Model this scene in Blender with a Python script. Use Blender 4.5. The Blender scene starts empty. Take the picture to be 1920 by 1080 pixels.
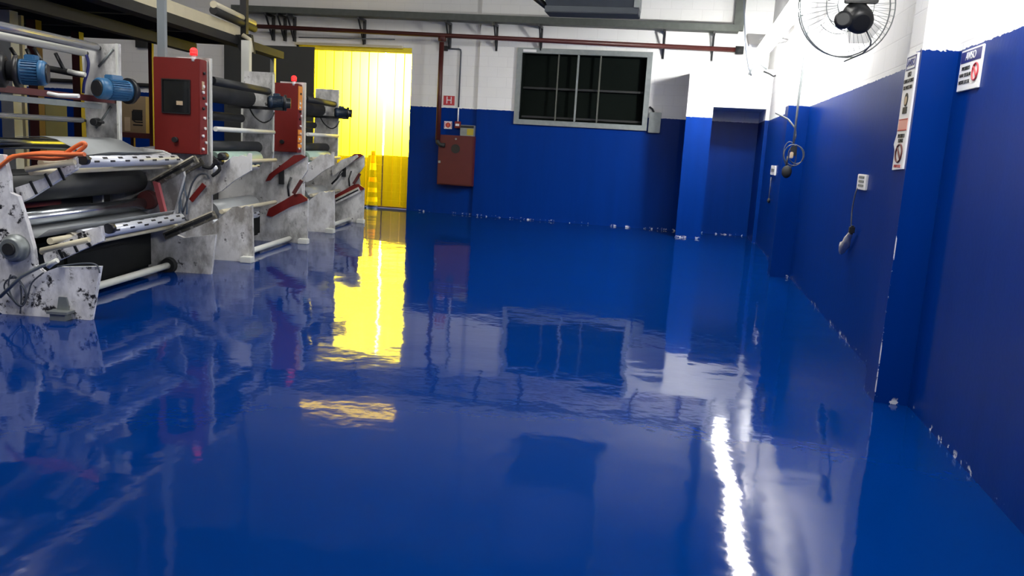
import bpy, bmesh, math, random
from mathutils import Vector, Matrix
random.seed(7)
S = bpy.context.scene
C = S.collection
# ------------------------------------------------------------------ camera
FPX, YAW, PITCH, ROLL, CH = 1535.4, 0.19342, -0.17125, 0.058585, 1.5
cy, sy, cp, sp = math.cos(YAW), math.sin(YAW), math.cos(PITCH), math.sin(PITCH)
FWD = Vector((-sy*cp, cy*cp, sp)); r0 = Vector((cy, sy, 0)); u0 = r0.cross(FWD)
cr, sr = math.cos(ROLL), math.sin(ROLL)
RGT = r0*cr+u0*sr; UPV = -r0*sr+u0*cr
CAM = Vector((0, 0, CH))
cd = bpy.data.cameras.new('camera'); cam = bpy.data.objects.new('camera', cd); C.objects.link(cam)
m = Matrix((RGT, UPV, -FWD)).transposed().to_4x4(); m.translation = CAM
cam.matrix_world = m
cd.lens = FPX*36/1920; cd.sensor_width = 36; cd.clip_end = 200; cd.clip_start = 0.02
S.camera = cam
# ------------------------------------------------------------------ world and light
w = bpy.data.worlds.new('world'); S.world = w; w.use_nodes = True
bg = w.node_tree.nodes['Background']; bg.inputs[0].default_value = (0.95, 0.97, 1, 1)
# bright hazy sky with the sun's glow low beyond the doorway
wt = w.node_tree; tc = wt.nodes.new('ShaderNodeTexCoord'); vd = wt.nodes.new('ShaderNodeVectorMath'); vd.operation = 'DOT_PRODUCT'
sd_ = (FWD+RGT*((752-960)/FPX)-UPV*((150-540)/FPX)).normalized(); vd.inputs[1].default_value = sd_
wt.links.new(tc.outputs['Generated'], vd.inputs[0])
def wm(op, a, b):
    n = wt.nodes.new('ShaderNodeMath'); n.operation = op
    for i, v in enumerate((a, b)):
        if isinstance(v, bpy.types.NodeSocket): wt.links.new(v, n.inputs[i])
        else: n.inputs[i].default_value = v
    return n.outputs[0]
gl_ = wm('POWER', wm('MAXIMUM', vd.outputs['Value'], 0.0), 700.0)
wt.links.new(wm('ADD', wm('MULTIPLY', gl_, 260.0), 10.0), bg.inputs[1])
S.view_settings.view_transform = 'Standard'; S.view_settings.look = 'None'
S.view_settings.exposure = 0.0; S.view_settings.gamma = 1; S.view_settings.use_curve_mapping = False

def area(name, loc, rot, sx, sy_, power, col=(1, 1, 1)):
    l = bpy.data.lights.new(name, 'AREA'); l.shape = 'RECTANGLE'; l.size = sx; l.size_y = sy_
    l.energy = power; l.color = col
    o = bpy.data.objects.new(name, l); C.objects.link(o); o.location = loc; o.rotation_euler = rot
    return o
# unseen area lamps added overhead for the hall's general light
area('fill_light', (-5.2, 3.0, 6.3), (0, 0, 0), 2.0, 6.0, 420, (1.0, 0.97, 0.92))
area('fill_light', (-2.4, 9.0, 6.8), (0, 0, 0), 2.0, 3.0, 240, (1.0, 0.98, 0.92))
area('fill_light', (-9.5, 8.2, 6.3), (0, 0, 0), 2.0, 6.0, 260, (1.0, 0.92, 0.85))
# ------------------------------------------------------------------ measuring helpers (photo pixel -> point on a known plane)
def ray(px, py): return FWD+RGT*((px-960)/FPX)-UPV*((py-540)/FPX)
def PY(px, py, Y):
    d = ray(px, py); return CAM+d*(Y/d.y)
def PX(px, py, X):
    d = ray(px, py); return CAM+d*(X/d.x)
# the press line stands 7.9 degrees off the hall's axis
MO = Vector((-4.35, 5.38, 0)); MV = Vector((-.1376, .9905, 0)); MU = Vector((.9905, .1376, 0)); MZ = Vector((0, 0, 1))
def MW(u, v, z): return MO+MU*u+MV*v+MZ*z
def MP(px, py, v):
    d = ray(px, py); t = (v-(CAM-MO).dot(MV))/d.dot(MV); P = CAM+d*t-MO
    return (P.dot(MU), P.z)
# ------------------------------------------------------------------ materials
def newmat(name):
    m = bpy.data.materials.new(name); m.use_nodes = True
    nt = m.node_tree; return m, nt, nt.nodes['Principled BSDF']
def N(nt, t, **kw):
    n = nt.nodes.new(t)
    for k, v in kw.items():
        if hasattr(n, k): setattr(n, k, v)
        else: n.inputs[k].default_value = v
    return n
def coords(nt, scale=(1, 1, 1)):
    g = N(nt, 'ShaderNodeNewGeometry'); mp = N(nt, 'ShaderNodeMapping'); mp.inputs['Scale'].default_value = scale
    nt.links.new(g.outputs['Position'], mp.inputs['Vector']); return mp.outputs[0]
def ramp(nt, src, a, b, ca, cb):
    r = N(nt, 'ShaderNodeValToRGB'); r.color_ramp.elements[0].position = a; r.color_ramp.elements[1].position = b
    r.color_ramp.elements[0].color = (*ca, 1); r.color_ramp.elements[1].color = (*cb, 1)
    nt.links.new(src, r.inputs[0]); return r.outputs[0]
def mixc(nt, f, a, b):
    n = N(nt, 'ShaderNodeMix', data_type='RGBA')
    for s, v in ((0, f), (6, a), (7, b)):
        if isinstance(v, bpy.types.NodeSocket): nt.links.new(v, n.inputs[s])
        else: n.inputs[s].default_value = v if s == 0 else (*v, 1)
    return n.outputs[2]
def math_(nt, op, a, b=0.0, c=0.0):
    n = N(nt, 'ShaderNodeMath', operation=op)
    for i, v in enumerate((a, b, c)):
        if isinstance(v, bpy.types.NodeSocket): nt.links.new(v, n.inputs[i])
        else: n.inputs[i].default_value = v
    return n.outputs[0]
def noise(nt, vec, scale, detail=3, rough=.5):
    n = N(nt, 'ShaderNodeTexNoise'); n.inputs['Scale'].default_value = scale; n.inputs['Detail'].default_value = detail
    n.inputs['Roughness'].default_value = rough; nt.links.new(vec, n.inputs['Vector']); return n.outputs[0]
def plain(name, col, rough=.5, metal=0.0, var=0.12, scale=6, stain=None, stain_at=.62, stain_scale=9, grime=None):
    m, nt, b = newmat(name); v = coords(nt)
    c = mixc(nt, noise(nt, v, scale, 4), tuple(x*(1-var) for x in col), tuple(min(1, x*(1+var)) for x in col))
    if grime:
        f = ramp(nt, noise(nt, coords(nt, (1, 1, .55)), 3.3, 7, .68), .42, .64, (0, 0, 0), (1, 1, 1)); c = mixc(nt, math_(nt, 'MULTIPLY', f, .85), c, grime)
    if stain:
        f = ramp(nt, noise(nt, v, stain_scale, 6, .7), stain_at, stain_at+.06, (0, 0, 0), (1, 1, 1))
        c = mixc(nt, f, c, stain)
    nt.links.new(c, b.inputs['Base Color']); b.inputs['Roughness'].default_value = rough; b.inputs['Metallic'].default_value = metal
    return m
def emit(name, col, s):
    m, nt, b = newmat(name); b.inputs['Base Color'].default_value = (*col, 1)
    b.inputs['Emission Color'].default_value = (*col, 1); b.inputs['Emission Strength'].default_value = s; return m
DADO = 2.215
BLUE = (0.0, 0.023, 0.18); WHITE = (0.86, 0.86, 0.85)
def wall_mat(name, blue=BLUE, white=WHITE, dado=DADO, rough_edge=.006, gloss=.33, edge_x=None):
    m, nt, b = newmat(name); v = coords(nt)
    g = N(nt, 'ShaderNodeNewGeometry'); s = N(nt, 'ShaderNodeSeparateXYZ'); nt.links.new(g.outputs['Position'], s.inputs[0])
    h = math_(nt, 'ADD', s.outputs[0], s.outputs[1]); cb = N(nt, 'ShaderNodeCombineXYZ')
    nt.links.new(h, cb.inputs[0]); nt.links.new(s.outputs[2], cb.inputs[1])
    # painted block masonry
    br = N(nt, 'ShaderNodeTexBrick'); nt.links.new(cb.outputs[0], br.inputs['Vector'])
    for k, x in (('Scale', 1.0), ('Mortar Size', .006), ('Mortar Smooth', .6), ('Brick Width', .40), ('Row Height', .205)): br.inputs[k].default_value = x
    br.inputs['Color1'].default_value = (1, 1, 1, 1); br.inputs['Color2'].default_value = (.97, .97, .97, 1); br.inputs['Mortar'].default_value = (.90, .90, .90, 1)
    wn = noise(nt, v, 1.3, 4)
    wh = mixc(nt, wn, tuple(x*.93 for x in white), white)
    mul = N(nt, 'ShaderNodeMix', data_type='RGBA', blend_type='MULTIPLY'); mul.inputs[0].default_value = 1
    nt.links.new(wh, mul.inputs[6]); nt.links.new(br.outputs[0], mul.inputs[7])
    # roller-applied blue with vertical streaks
    vs = coords(nt, (3, 3, .35))
    bl = mixc(nt, noise(nt, vs, 2.2, 3), tuple(x*.85 for x in blue), tuple(x*1.12 for x in blue))
    # chips in the blue just over the floor
    low = ramp(nt, s.outputs[2], .022, .045, (1, 1, 1), (0, 0, 0))
    chip = ramp(nt, noise(nt, v, 13, 5, .7), .585, .60, (0, 0, 0), (1, 1, 1))
    bl = mixc(nt, math_(nt, 'MULTIPLY', low, chip), bl, (.55, .57, .62))
    if edge_x:   # knocked corner of the column
        ce = math_(nt, 'LESS_THAN', math_(nt, 'ABSOLUTE', math_(nt, 'SUBTRACT', s.outputs[0], edge_x)), .005)
        ce = math_(nt, 'MULTIPLY', ce, math_(nt, 'LESS_THAN', s.outputs[1], 5.51)); ce = math_(nt, 'MULTIPLY', ce, math_(nt, 'LESS_THAN', s.outputs[2], 1.15))
        ce = math_(nt, 'MULTIPLY', ce, ramp(nt, noise(nt, v, 7, 4, .7), .50, .53, (0, 0, 0), (1, 1, 1)))
        bl = mixc(nt, ce, bl, (.6, .62, .7))
    edge = math_(nt, 'ADD', s.outputs[2], math_(nt, 'MULTIPLY', math_(nt, 'SUBTRACT', noise(nt, v, 22, 3), .5), rough_edge*4))
    f = math_(nt, 'GREATER_THAN', edge, dado)
    c = mixc(nt, f, bl, mul.outputs[2]); nt.links.new(c, b.inputs['Base Color'])
    nt.links.new(math_(nt, 'MULTIPLY_ADD', f, .4, gloss), b.inputs['Roughness'])
    b.inputs['Specular IOR Level'].default_value = .1
    bp = N(nt, 'ShaderNodeBump'); bp.inputs['Strength'].default_value = .25; bp.inputs['Distance'].default_value = .02
    hgt = math_(nt, 'ADD', math_(nt, 'MULTIPLY', noise(nt, v, 30, 3), .12), math_(nt, 'MULTIPLY', math_(nt, 'MULTIPLY', br.outputs[1], f), -.2))
    nt.links.new(hgt, bp.inputs['Height']); nt.links.new(bp.outputs[0], b.inputs['Normal'])
    return m
M = {}; XC0 = 1.355
M['wall'] = wall_mat('painted_wall')
M['wall_rough'] = wall_mat('painted_wall_rough_edge', rough_edge=.02, edge_x=XC0)
def floor_mat():
    m, nt, b = newmat('blue_epoxy'); v = coords(nt)
    c = mixc(nt, noise(nt, v, .5, 3), (0.0, 0.0185, 0.125), (0.0, 0.0215, 0.145))
    nt.links.new(c, b.inputs['Base Color']); b.inputs['Roughness'].default_value = .055
    b.inputs['IOR'].default_value = 1.27
    h = math_(nt, 'ADD', math_(nt, 'MULTIPLY', noise(nt, v, 1.5, 1, .4), .010),
              math_(nt, 'ADD', math_(nt, 'MULTIPLY', noise(nt, v, 5.5, 2, .5), .0024), math_(nt, 'MULTIPLY', noise(nt, v, 40, 2, .5), .00016)))
    bp = N(nt, 'ShaderNodeBump'); bp.inputs['Strength'].default_value = .55; bp.inputs['Distance'].default_value = 1.0
    nt.links.new(h, bp.inputs['Height']); nt.links.new(bp.outputs[0], b.inputs['Normal'])
    return m
M['floor'] = floor_mat()
M['ceiling'] = plain('ceiling_sheet', (.16, .17, .18), .8)
M['plate'] = plain('dirty_white_enamel', (.86, .86, .83), .45, var=.35, scale=3.5, stain=(.03, .028, .025), stain_at=.62, stain_scale=7, grime=(.17, .155, .13))
M['plate_clean'] = plain('grey_white_enamel', (.74, .74, .71), .45, var=.45, scale=3, stain=(.04, .04, .037), stain_at=.62, stain_scale=6, grime=(.13, .13, .12))
M['plate_worn'] = plain('inked_white_enamel', (.92, .92, .96), .5, var=.1, scale=4, stain=(.012, .012, .015), stain_at=.545, stain_scale=8, grime=(.33, .33, .36))
M['rail'] = plain('greasy_rail_steel', (.17, .16, .13), .4, .6, stain=(.45, .43, .38), stain_at=.54, stain_scale=16)
M['cream'] = plain('cream_enamel', (.60, .55, .40), .5, stain=(.1, .08, .05), stain_at=.68)
M['red'] = plain('red_enamel', (.16, .006, .004), .5, var=.15)
M['red_pink'] = plain('faded_red_enamel', (.42, .09, .10), .5)
M['red_dark'] = plain('dark_red_oxide', (.085, .014, .014), .55)
M['brown_red'] = plain('red_oxide_pipe', (.065, .012, .010), .45)
M['chrome'] = plain('polished_chrome', (.68, .72, .78), .24, 1.0, var=.04)
M['shaft'] = plain('brushed_aluminium', (.75, .78, .84), .25, .85, var=.06)
M['black'] = plain('black_plastic', (.012, .013, .015), .4)
M['rubber'] = plain('dark_rubber', (.010, .012, .014), .55)
M['dark'] = plain('dark_machine_grey', (.012, .013, .014), .7, var=.4)
M['interior_black'] = plain('press_interior_black', (.004, .005, .005), .6, var=.5); M['interior_black'].node_tree.nodes['Principled BSDF'].inputs['Specular IOR Level'].default_value = .15  # near black that darkens the press interiors
M['web'] = plain('grey_film_web', (.33, .35, .36), .35, var=.06)
M['motor'] = plain('motor_blue', (.03, .12, .25), .4)
M['hydrant_red'] = plain('hydrant_red', (.075, .007, .008), .5)
M['galv'] = plain('galvanised_steel', (.24, .265, .265), .45, .4, var=.25, scale=12)
M['galv_dark'] = plain('dusty_galvanised_tray', (.085, .095, .085), .6, .3, var=.3, scale=10)
M['duct'] = plain('duct_sheet', (.055, .065, .078), .45, .5, var=.15)
M['steel_white'] = plain('white_tube_paint', (.66, .67, .62), .45, stain=(.12, .11, .08), stain_at=.66)
M['post'] = plain('grey_post_paint', (.20, .23, .25), .5)
M['olive'] = plain('olive_grey_panel', (.09, .095, .08), .6)
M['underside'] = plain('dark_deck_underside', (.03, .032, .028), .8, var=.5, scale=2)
M['card'] = plain('cardboard', (.26, .19, .11), .8)
M['orange_panel'] = plain('orange_label', (.85, .30, .03), .45)
M['crate'] = plain('weathered_crate_wood', (.06, .028, .012), .9)
M['ink'] = plain('black_print', (.01, .01, .01), .6)
M['tan'] = plain('pale_label_paper', (.5, .38, .25), .8)
M['white'] = plain('white_plastic', (.8, .8, .8), .4, var=.03)
M['sign_blue'] = plain('navy_sign_print', (.02, .025, .16), .4)
M['sign_red'] = plain('red_sign_print', (.45, .04, .05), .4)
M['sign_pink'] = plain('pale_red_sign_print', (.7, .33, .28), .4)
M['orange'] = plain('orange_hose', (.75, .17, .05), .4)
M['cable'] = plain('grey_cable', (.07, .08, .10), .5)
M['hose_blue'] = plain('blue_grey_air_line', (.12, .16, .22), .4)
M['leaf'] = plain('dark_grey_door_leaf', (.035, .038, .036), .5, var=.2, scale=2)
M['yellow_box'] = plain('yellow_print', (.35, .28, .02), .5)
M['beacon'] = emit('red_beacon_lens', (1.0, .03, .03), .9)
M['tube'] = emit('led_diffuser', (1.0, .99, .97), 55.0)
M['flood'] = emit('flood_lens', (1.0, .99, .96), 900.0)
M['fill_flood'] = emit('fill_flood_lens', (1.0, .99, .96), 260.0)
M['glow_strip'] = emit('glowing_yellow_panel', (1.0, .66, .01), 8.0)
M['green_sheet'] = plain('pale_green_film', (.42, .58, .50), .4)
M['cloth'] = plain('dirty_white_cloth', (.5, .5, .5), .9, stain=(.25, .09, .05), stain_at=.6, stain_scale=25)
M['screen'] = plain('dark_window_glass', (.008, .010, .012), .12)
def curtain_mat():
    m, nt, b = newmat('yellow_pvc'); nt.nodes.remove(b)
    v = coords(nt, (1, 1, .02)); n = noise(nt, v, 5, 2)
    col = mixc(nt, n, (.95, .62, .0), (1.0, .72, .006))
    tr = N(nt, 'ShaderNodeBsdfTranslucent'); nt.links.new(col, tr.inputs[0])
    tp = N(nt, 'ShaderNodeBsdfTransparent'); tp.inputs[0].default_value = (1.0, .76, .006, 1)
    gl = N(nt, 'ShaderNodeBsdfGlossy'); gl.inputs['Roughness'].default_value = .15; gl.inputs[0].default_value = (1, 1, 1, 1)
    a = N(nt, 'ShaderNodeMixShader'); a.inputs[0].default_value = .87; nt.links.new(tr.outputs[0], a.inputs[1]); nt.links.new(tp.outputs[0], a.inputs[2])
    c = N(nt, 'ShaderNodeMixShader'); c.inputs[0].default_value = .04; nt.links.new(a.outputs[0], c.inputs[1]); nt.links.new(gl.outputs[0], c.inputs[2])
    nt.links.new(c.outputs[0], nt.nodes['Material Output'].inputs[0]); return m
M['curtain'] = curtain_mat()
mb_, nt_, b_ = newmat('pale_plastic_blade'); b_.inputs['Base Color'].default_value = (.9, .9, .9, 1); b_.inputs['Transmission Weight'].default_value = .75; b_.inputs['Roughness'].default_value = .35; b_.inputs['IOR'].default_value = 1.15; M['blade'] = mb_
def slot_mat():  # pale airshaft with rows of dark slots
    m, nt, b = newmat('slotted_airshaft'); b.inputs['Base Color'].default_value = (.7, .73, .8, 1)
    b.inputs['Roughness'].default_value = .35; b.inputs['Metallic'].default_value = .3; return m
M['airshaft'] = slot_mat()
# ------------------------------------------------------------------ mesh builder
def basis(d):
    d = d.normalized(); a = Vector((0, 0, 1)) if abs(d.z) < .9 else Vector((1, 0, 0))
    x = d.cross(a).normalized(); return x, d.cross(x).normalized()
class MB:
    def __init__(s): s.bm = bmesh.new()
    def box(s, c, size, ax=None, bev=0):
        ax = ax or (Vector((1, 0, 0)), Vector((0, 1, 0)), Vector((0, 0, 1)))
        c = Vector(c); h = [x/2 for x in size]; vs = []
        for i in (-1, 1):
            for j in (-1, 1):
                for k in (-1, 1): vs.append(s.bm.verts.new(c+ax[0]*i*h[0]+ax[1]*j*h[1]+ax[2]*k*h[2]))
        fs = [s.bm.faces.new([vs[i] for i in f]) for f in ((0, 1, 3, 2), (4, 6, 7, 5), (0, 4, 5, 1), (2, 3, 7, 6), (0, 2, 6, 4), (1, 5, 7, 3))]
        if bev: bmesh.ops.bevel(s.bm, geom=list({e for f in fs for e in f.edges}), offset=bev, segments=2, affect='EDGES')
        return s
    def bb(s, x0, x1, y0, y1, z0, z1, bev=0): return s.box(((x0+x1)/2, (y0+y1)/2, (z0+z1)/2), (abs(x1-x0), abs(y1-y0), abs(z1-z0)), bev=bev)
    def tube(s, p, q, r, r2=None, seg=20, cap=True):
        p, q = Vector(p), Vector(q); r2 = r if r2 is None else r2; x, y = basis(q-p); A = []; B = []
        for i in range(seg):
            a = 2*math.pi*i/seg; o = x*math.cos(a)+y*math.sin(a)
            A.append(s.bm.verts.new(p+o*r)); B.append(s.bm.verts.new(q+o*r2))
        for i in range(seg):
            f = s.bm.faces.new([A[i], A[(i+1) % seg], B[(i+1) % seg], B[i]]); f.smooth = True
        if cap: s.bm.faces.new(A[::-1]); s.bm.faces.new(B)
        return s
    def prof(s, p, q, prs, seg=28):   # lathe: list of (t along p->q in metres, radius)
        p, q = Vector(p), Vector(q); d = (q-p).normalized(); x, y = basis(d); rings = []
        for t, r in prs:
            rings.append([s.bm.verts.new(p+d*t+(x*math.cos(2*math.pi*i/seg)+y*math.sin(2*math.pi*i/seg))*r) for i in range(seg)])
        for A, B in zip(rings, rings[1:]):
            for i in range(seg):
                f = s.bm.faces.new([A[i], A[(i+1) % seg], B[(i+1) % seg], B[i]]); f.smooth = True
        s.bm.faces.new(rings[0][::-1]); s.bm.faces.new(rings[-1]); return s
    def path(s, pts, r, seg=8, closed=False):
        pts = [Vector(p) for p in pts]; n = len(pts); rings = []
        x, y = basis(pts[1]-pts[0])
        for i, p in enumerate(pts):
            d = (pts[(i+1) % n]-pts[i-1]) if closed else (pts[min(i+1, n-1)]-pts[max(i-1, 0)])
            d.normalize(); x = (x-d*x.dot(d)).normalized(); y = d.cross(x)
            rings.append([s.bm.verts.new(p+(x*math.cos(2*math.pi*k/seg)+y*math.sin(2*math.pi*k/seg))*r) for k in range(seg)])
        prs = list(zip(rings, rings[1:]))+([(rings[-1], rings[0])] if closed else [])
        for A, B in prs:
            for k in range(seg):
                f = s.bm.faces.new([A[k], A[(k+1) % seg], B[(k+1) % seg], B[k]]); f.smooth = True
        if not closed: s.bm.faces.new(rings[0][::-1]); s.bm.faces.new(rings[-1])
        return s
    def prism(s, pts, off):  # closed outline extruded along a vector
        off = Vector(off); A = [s.bm.verts.new(Vector(p)) for p in pts]; B = [s.bm.verts.new(Vector(p)+off) for p in pts]
        s.bm.faces.new(A[::-1]); s.bm.faces.new(B); n = len(A)
        for i in range(n): s.bm.faces.new([A[i], A[(i+1) % n], B[(i+1) % n], B[i]])
        return s
    def sphere(s, c, r, scale=(1, 1, 1), seg=16):
        res = bmesh.ops.create_uvsphere(s.bm, u_segments=seg, v_segments=seg//2+2, radius=r)
        for v in res['verts']: v.co = Vector((v.co.x*scale[0], v.co.y*scale[1], v.co.z*scale[2]))+Vector(c)
        for v in res['verts']:
            for f in v.link_faces: f.smooth = True
        return s
    def build(s, name, mat, parent=None, label=None, kind=None):
        bmesh.ops.recalc_face_normals(s.bm, faces=s.bm.faces)
        if parent is not None:
            o_ = Vector(parent['_w']); bmesh.ops.translate(s.bm, verts=s.bm.verts, vec=-o_)
            base = Vector((0, 0, 0)); w_ = o_
        else:
            c = sum((v.co for v in s.bm.verts), Vector())/max(1, len(s.bm.verts)); c.z = min(v.co.z for v in s.bm.verts)
            if kind == 'structure': c = Vector((0, 0, 0))
            bmesh.ops.translate(s.bm, verts=s.bm.verts, vec=-c); base = c; w_ = c
        me = bpy.data.meshes.new(name); s.bm.to_mesh(me); s.bm.free()
        me.materials.append(M[mat] if isinstance(mat, str) else mat)
        o = bpy.data.objects.new(name, me); C.objects.link(o); o['_w'] = tuple(w_)
        if parent is not None: o.parent = parent
        else: o.location = base
        if label: o['label'] = label
        if kind: o['kind'] = kind
        return o
def thing(name, label, cat, loc, group=None):
    o = bpy.data.objects.new(name, None); C.objects.link(o); o.location = loc; o.empty_display_size = .1
    o['label'] = label; o['category'] = cat; o['_w'] = tuple(loc)
    if group: o['group'] = group
    return o
def tag(o, label, cat, group=None):
    o['label'] = label; o['category'] = cat
    if group: o['group'] = group
    return o
def text_mesh(txt, size, origin, ax, ay, an, mat, parent, name='lettering', depth=.001, align='CENTER', sx=1.0):
    cu = bpy.data.curves.new('t', 'FONT'); cu.body = txt; cu.size = size; cu.align_x = align; cu.align_y = 'CENTER'; cu.extrude = depth
    to = bpy.data.objects.new('t', cu); C.objects.link(to); dg = bpy.context.evaluated_depsgraph_get(); dg.update()
    me = bpy.data.meshes.new_from_object(to.evaluated_get(dg)); bpy.data.objects.remove(to)
    R = Matrix((ax, ay, an)).transposed()
    pw = Vector(parent['_w'])
    for v in me.vertices: v.co = R @ Vector((v.co.x*sx, v.co.y, v.co.z))+Vector(origin)-pw
    me.materials.clear(); me.materials.append(M[mat]); me.name = name
    o = bpy.data.objects.new(name, me); C.objects.link(o); o.parent = parent; o['_w'] = tuple(pw); return o
X1, X2, XC, Y3 = 1.562, 1.522, 1.355, 16.88
CZ = 8.0; XL = -15.0; YB = -6.0
# ================================================================== SETTING
MB().bb(XL-.2, 1.9, YB-.2, Y3+.25, -.15, 0).build('floor', 'floor', kind='structure')
MB().bb(XL-.2, 1.9, YB-.2, Y3+.25, CZ, CZ+.15).build('ceiling', 'ceiling', kind='structure')
MB().bb(XL-.2, XL, YB-.2, Y3+.25, 0, CZ).build('wall_left', 'wall', kind='structure')
MB().bb(XL, 1.9, YB-.2, YB, 0, CZ).build('wall_front', 'wall', kind='structure')
# back wall with the curtained doorway and the louvre window opening
DX0, DX1, DZ = -8.30, -5.745, 3.40
WX0, WX1, WZ0, WZ1 = -3.36, -.86, 2.06, 3.38
b = MB(); T = .25
b.bb(XL, DX0, Y3+.06, Y3+T, 0, CZ); b.bb(DX0, DX1, Y3+.06, Y3+T, DZ, CZ); b.bb(DX1, -4.27, Y3+.06, Y3+T, 0, CZ)
b.build('wall_back', 'wall', kind='structure'); b = MB()
b.bb(-4.27, WX0, Y3, Y3+T, 0, CZ); b.bb(WX0, WX1, Y3, Y3+T, 0, WZ0); b.bb(WX0, WX1, Y3, Y3+T, WZ1, CZ); b.bb(WX1, 1.9, Y3, Y3+T, 0, CZ)
b.build('wall_back', 'wall', kind='structure')
for xa, ya0, yb0 in ((X1, YB, 5.50), (X2, 5.80, 11.18), (1.45, 11.52, Y3)):
    MB().bb(xa, 1.9, ya0, yb0, 0, CZ).build('wall_right', 'wall', kind='structure')
MB().bb(XC, 1.8, 5.50, 5.80, 0, CZ).build('trim_1', 'wall_rough', kind='structure')['label'] = 'near column'
MB().bb(1.265, 1.8, 11.18, 11.52, 0, CZ).build('trim_2', 'wall', kind='structure')['label'] = 'far column'
# portal block round the alcove at the far right
b = MB(); b.bb(-.005, .462, 15.58, Y3, 0, 3.10); b.bb(1.385, 1.46, 15.58, Y3, 0, 3.10); b.bb(.462, 1.385, 15.58, Y3, 2.41, 3.10)
b.build('trim_3', 'wall', kind='structure')['label'] = 'white and blue portal block round the alcove'
# outside ground
MB().bb(-30, 20, Y3+.25, 45, -.25, -.12).build('ground', plain('outside_concrete', (.28, .27, .25), .9), kind='structure')
# ================================================================== STRIP CURTAIN DOOR
t = thing('strip_curtain', 'bright yellow plastic strip curtain hanging in the doorway of the back wall', 'curtain', (-7.0, Y3+.1, 0))
n = 13; wd = (DX1-DX0+.02)/n
for i in range(n):
    x0 = DX0+i*wd; pts = []; yo = .012*(i % 2); bow = .018
    gap = 0.045 if i == 9 else 0
    b = MB(); prev = None; K = 6; x1 = x0+wd+.015-gap
    for k in range(K+1):
        f_ = k/K; x = x0+(x1-x0)*f_; y = Y3+.10+yo+bow*math.sin(f_*math.pi)*(1 if i % 3 else -.5)
        a_ = [b.bm.verts.new((x, y, .05)), b.bm.verts.new((x, y, DZ-.10))]
        if prev: fc = b.bm.faces.new([prev[0], a_[0], a_[1], prev[1]]); fc.smooth = True
        prev = a_
    b.build('strip', 'curtain', t)
MB().bb(DX0-.05, DX1+.0, Y3+.06, Y3+.16, DZ-.11, DZ-.005).build('header_rail', plain('yellow_header', (.9, .72, .02), .4), t)
MB().bb(DX0-.06, DX1-.2, Y3-.02, Y3+.06, DZ-.02, DZ+.03).build('lintel_strip', 'cream', t)
# unseen glowing strip, added for the yellow streak it mirrors in the floor
t = MB().bb(-8.15, -5.85, Y3+.02, Y3+.058, 4.60, 4.74).build('glow_panel', 'glow_strip'); tag(t, 'added narrow glowing yellow panel high on the back wall above the curtained doorway', 'glowing panel')
# sliding leaf parked left of the curtain
t = thing('sliding_door', 'dark grey sliding metal door leaf parked left of the yellow curtain', 'door', (-8.9, Y3-.05, 0))
MB().bb(-9.98, -7.87, Y3-.09, Y3-.04, .03, 3.33, bev=.004).build('leaf', 'leaf', t)
b = MB()
for z in (2.35, 1.2): b.bb(-9.98, -7.87, Y3-.10, Y3-.085, z, z+.03)
b.build('stiffener', 'leaf', t)
# cone and crates outside behind the curtain
def cone():
    c = PY(697, 396, 17.45); x = c.x
    t = thing('bollard_cone', 'tall slim red and white banded traffic cone outside behind the yellow curtain', 'traffic cone', (x, 17.45, -.12))
    MB().bb(x-.19, x+.19, 17.26, 17.64, -.12, -.07, bev=.01).build('base', 'rubber', t)
    zs = [-.07, .10, .20, .31, .41, .54, .64, .80, .95, 1.12, 1.22]
    cols = ['rubber', 'tan', 'black', 'tan', 'black', 'orange', 'black', 'white', 'orange', 'sign_red']
    for i in range(10):
        r = lambda z: .13-.085*(z+.07)/1.3
        MB().tube((x, 17.45, zs[i]), (x, 17.45, zs[i+1]), r(zs[i]), r(zs[i+1]), cap=(i in (0, 9))).build('band', cols[i], t)
cone()
def crate(x, y, w_, h_, d_, mat, lab):
    t = thing('crate', lab, 'crate', (x, y, -.12))
    b = MB()
    for k in range(6): z = -.12+h_*k/6; b.bb(x-w_/2, x+w_/2, y-d_/2, y-d_/2+.03, z+.01, z+h_/6-.012)
    b.build('slats', mat, t)
    MB().bb(x-w_/2, x+w_/2, y+d_/2-.03, y+d_/2, -.12, h_-.12).build('back_board', mat, t)
    for sx in (-1, 1): MB().bb(x+sx*(w_/2-.05), x+sx*(w_/2), y-d_/2+.03, y+d_/2-.03, -.12, h_-.12).build('end_panel', mat, t)
crate(-8.3, 18.8, 1.9, 1.15, .9, M['crate'], 'brown slatted crate outside behind the left half of the yellow curtain')
crate(-6.4, 18.9, 1.7, 1.22, .9, M['crate'], 'brown slatted crate outside behind the right half of the yellow curtain')
# ================================================================== LOUVRE WINDOW
t = MB()
fw = .10
b = MB(); fx0, fx1, fz0, fz1 = -3.47, -.755, 1.955, 3.475
b.bb(fx0, fx1, Y3-.05, Y3, fz0, fz0+fw).bb(fx0, fx1, Y3-.05, Y3, fz1-fw, fz1).bb(fx0, fx0+fw, Y3-.05, Y3, fz0+fw, fz1-fw).bb(fx1-fw, fx1, Y3-.05, Y3, fz0+fw, fz1-fw)
wn = b.build('window_1', 'galv', kind='structure')
b = MB(); b.bb(WX0, WX1, Y3+.20, Y3+.24, WZ0, WZ1); b.bb(WX0-.004, WX0+.02, Y3-.01, Y3+.2, WZ0, WZ1).bb(WX1-.02, WX1+.004, Y3-.01, Y3+.2, WZ0, WZ1).bb(WX0, WX1, Y3-.01, Y3+.2, WZ0-.004, WZ0+.02).bb(WX0, WX1, Y3-.01, Y3+.2, WZ1-.02, WZ1+.004)
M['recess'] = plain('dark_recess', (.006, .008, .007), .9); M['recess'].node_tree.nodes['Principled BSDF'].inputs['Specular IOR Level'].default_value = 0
b.build('back_panel', 'recess', wn)
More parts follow.
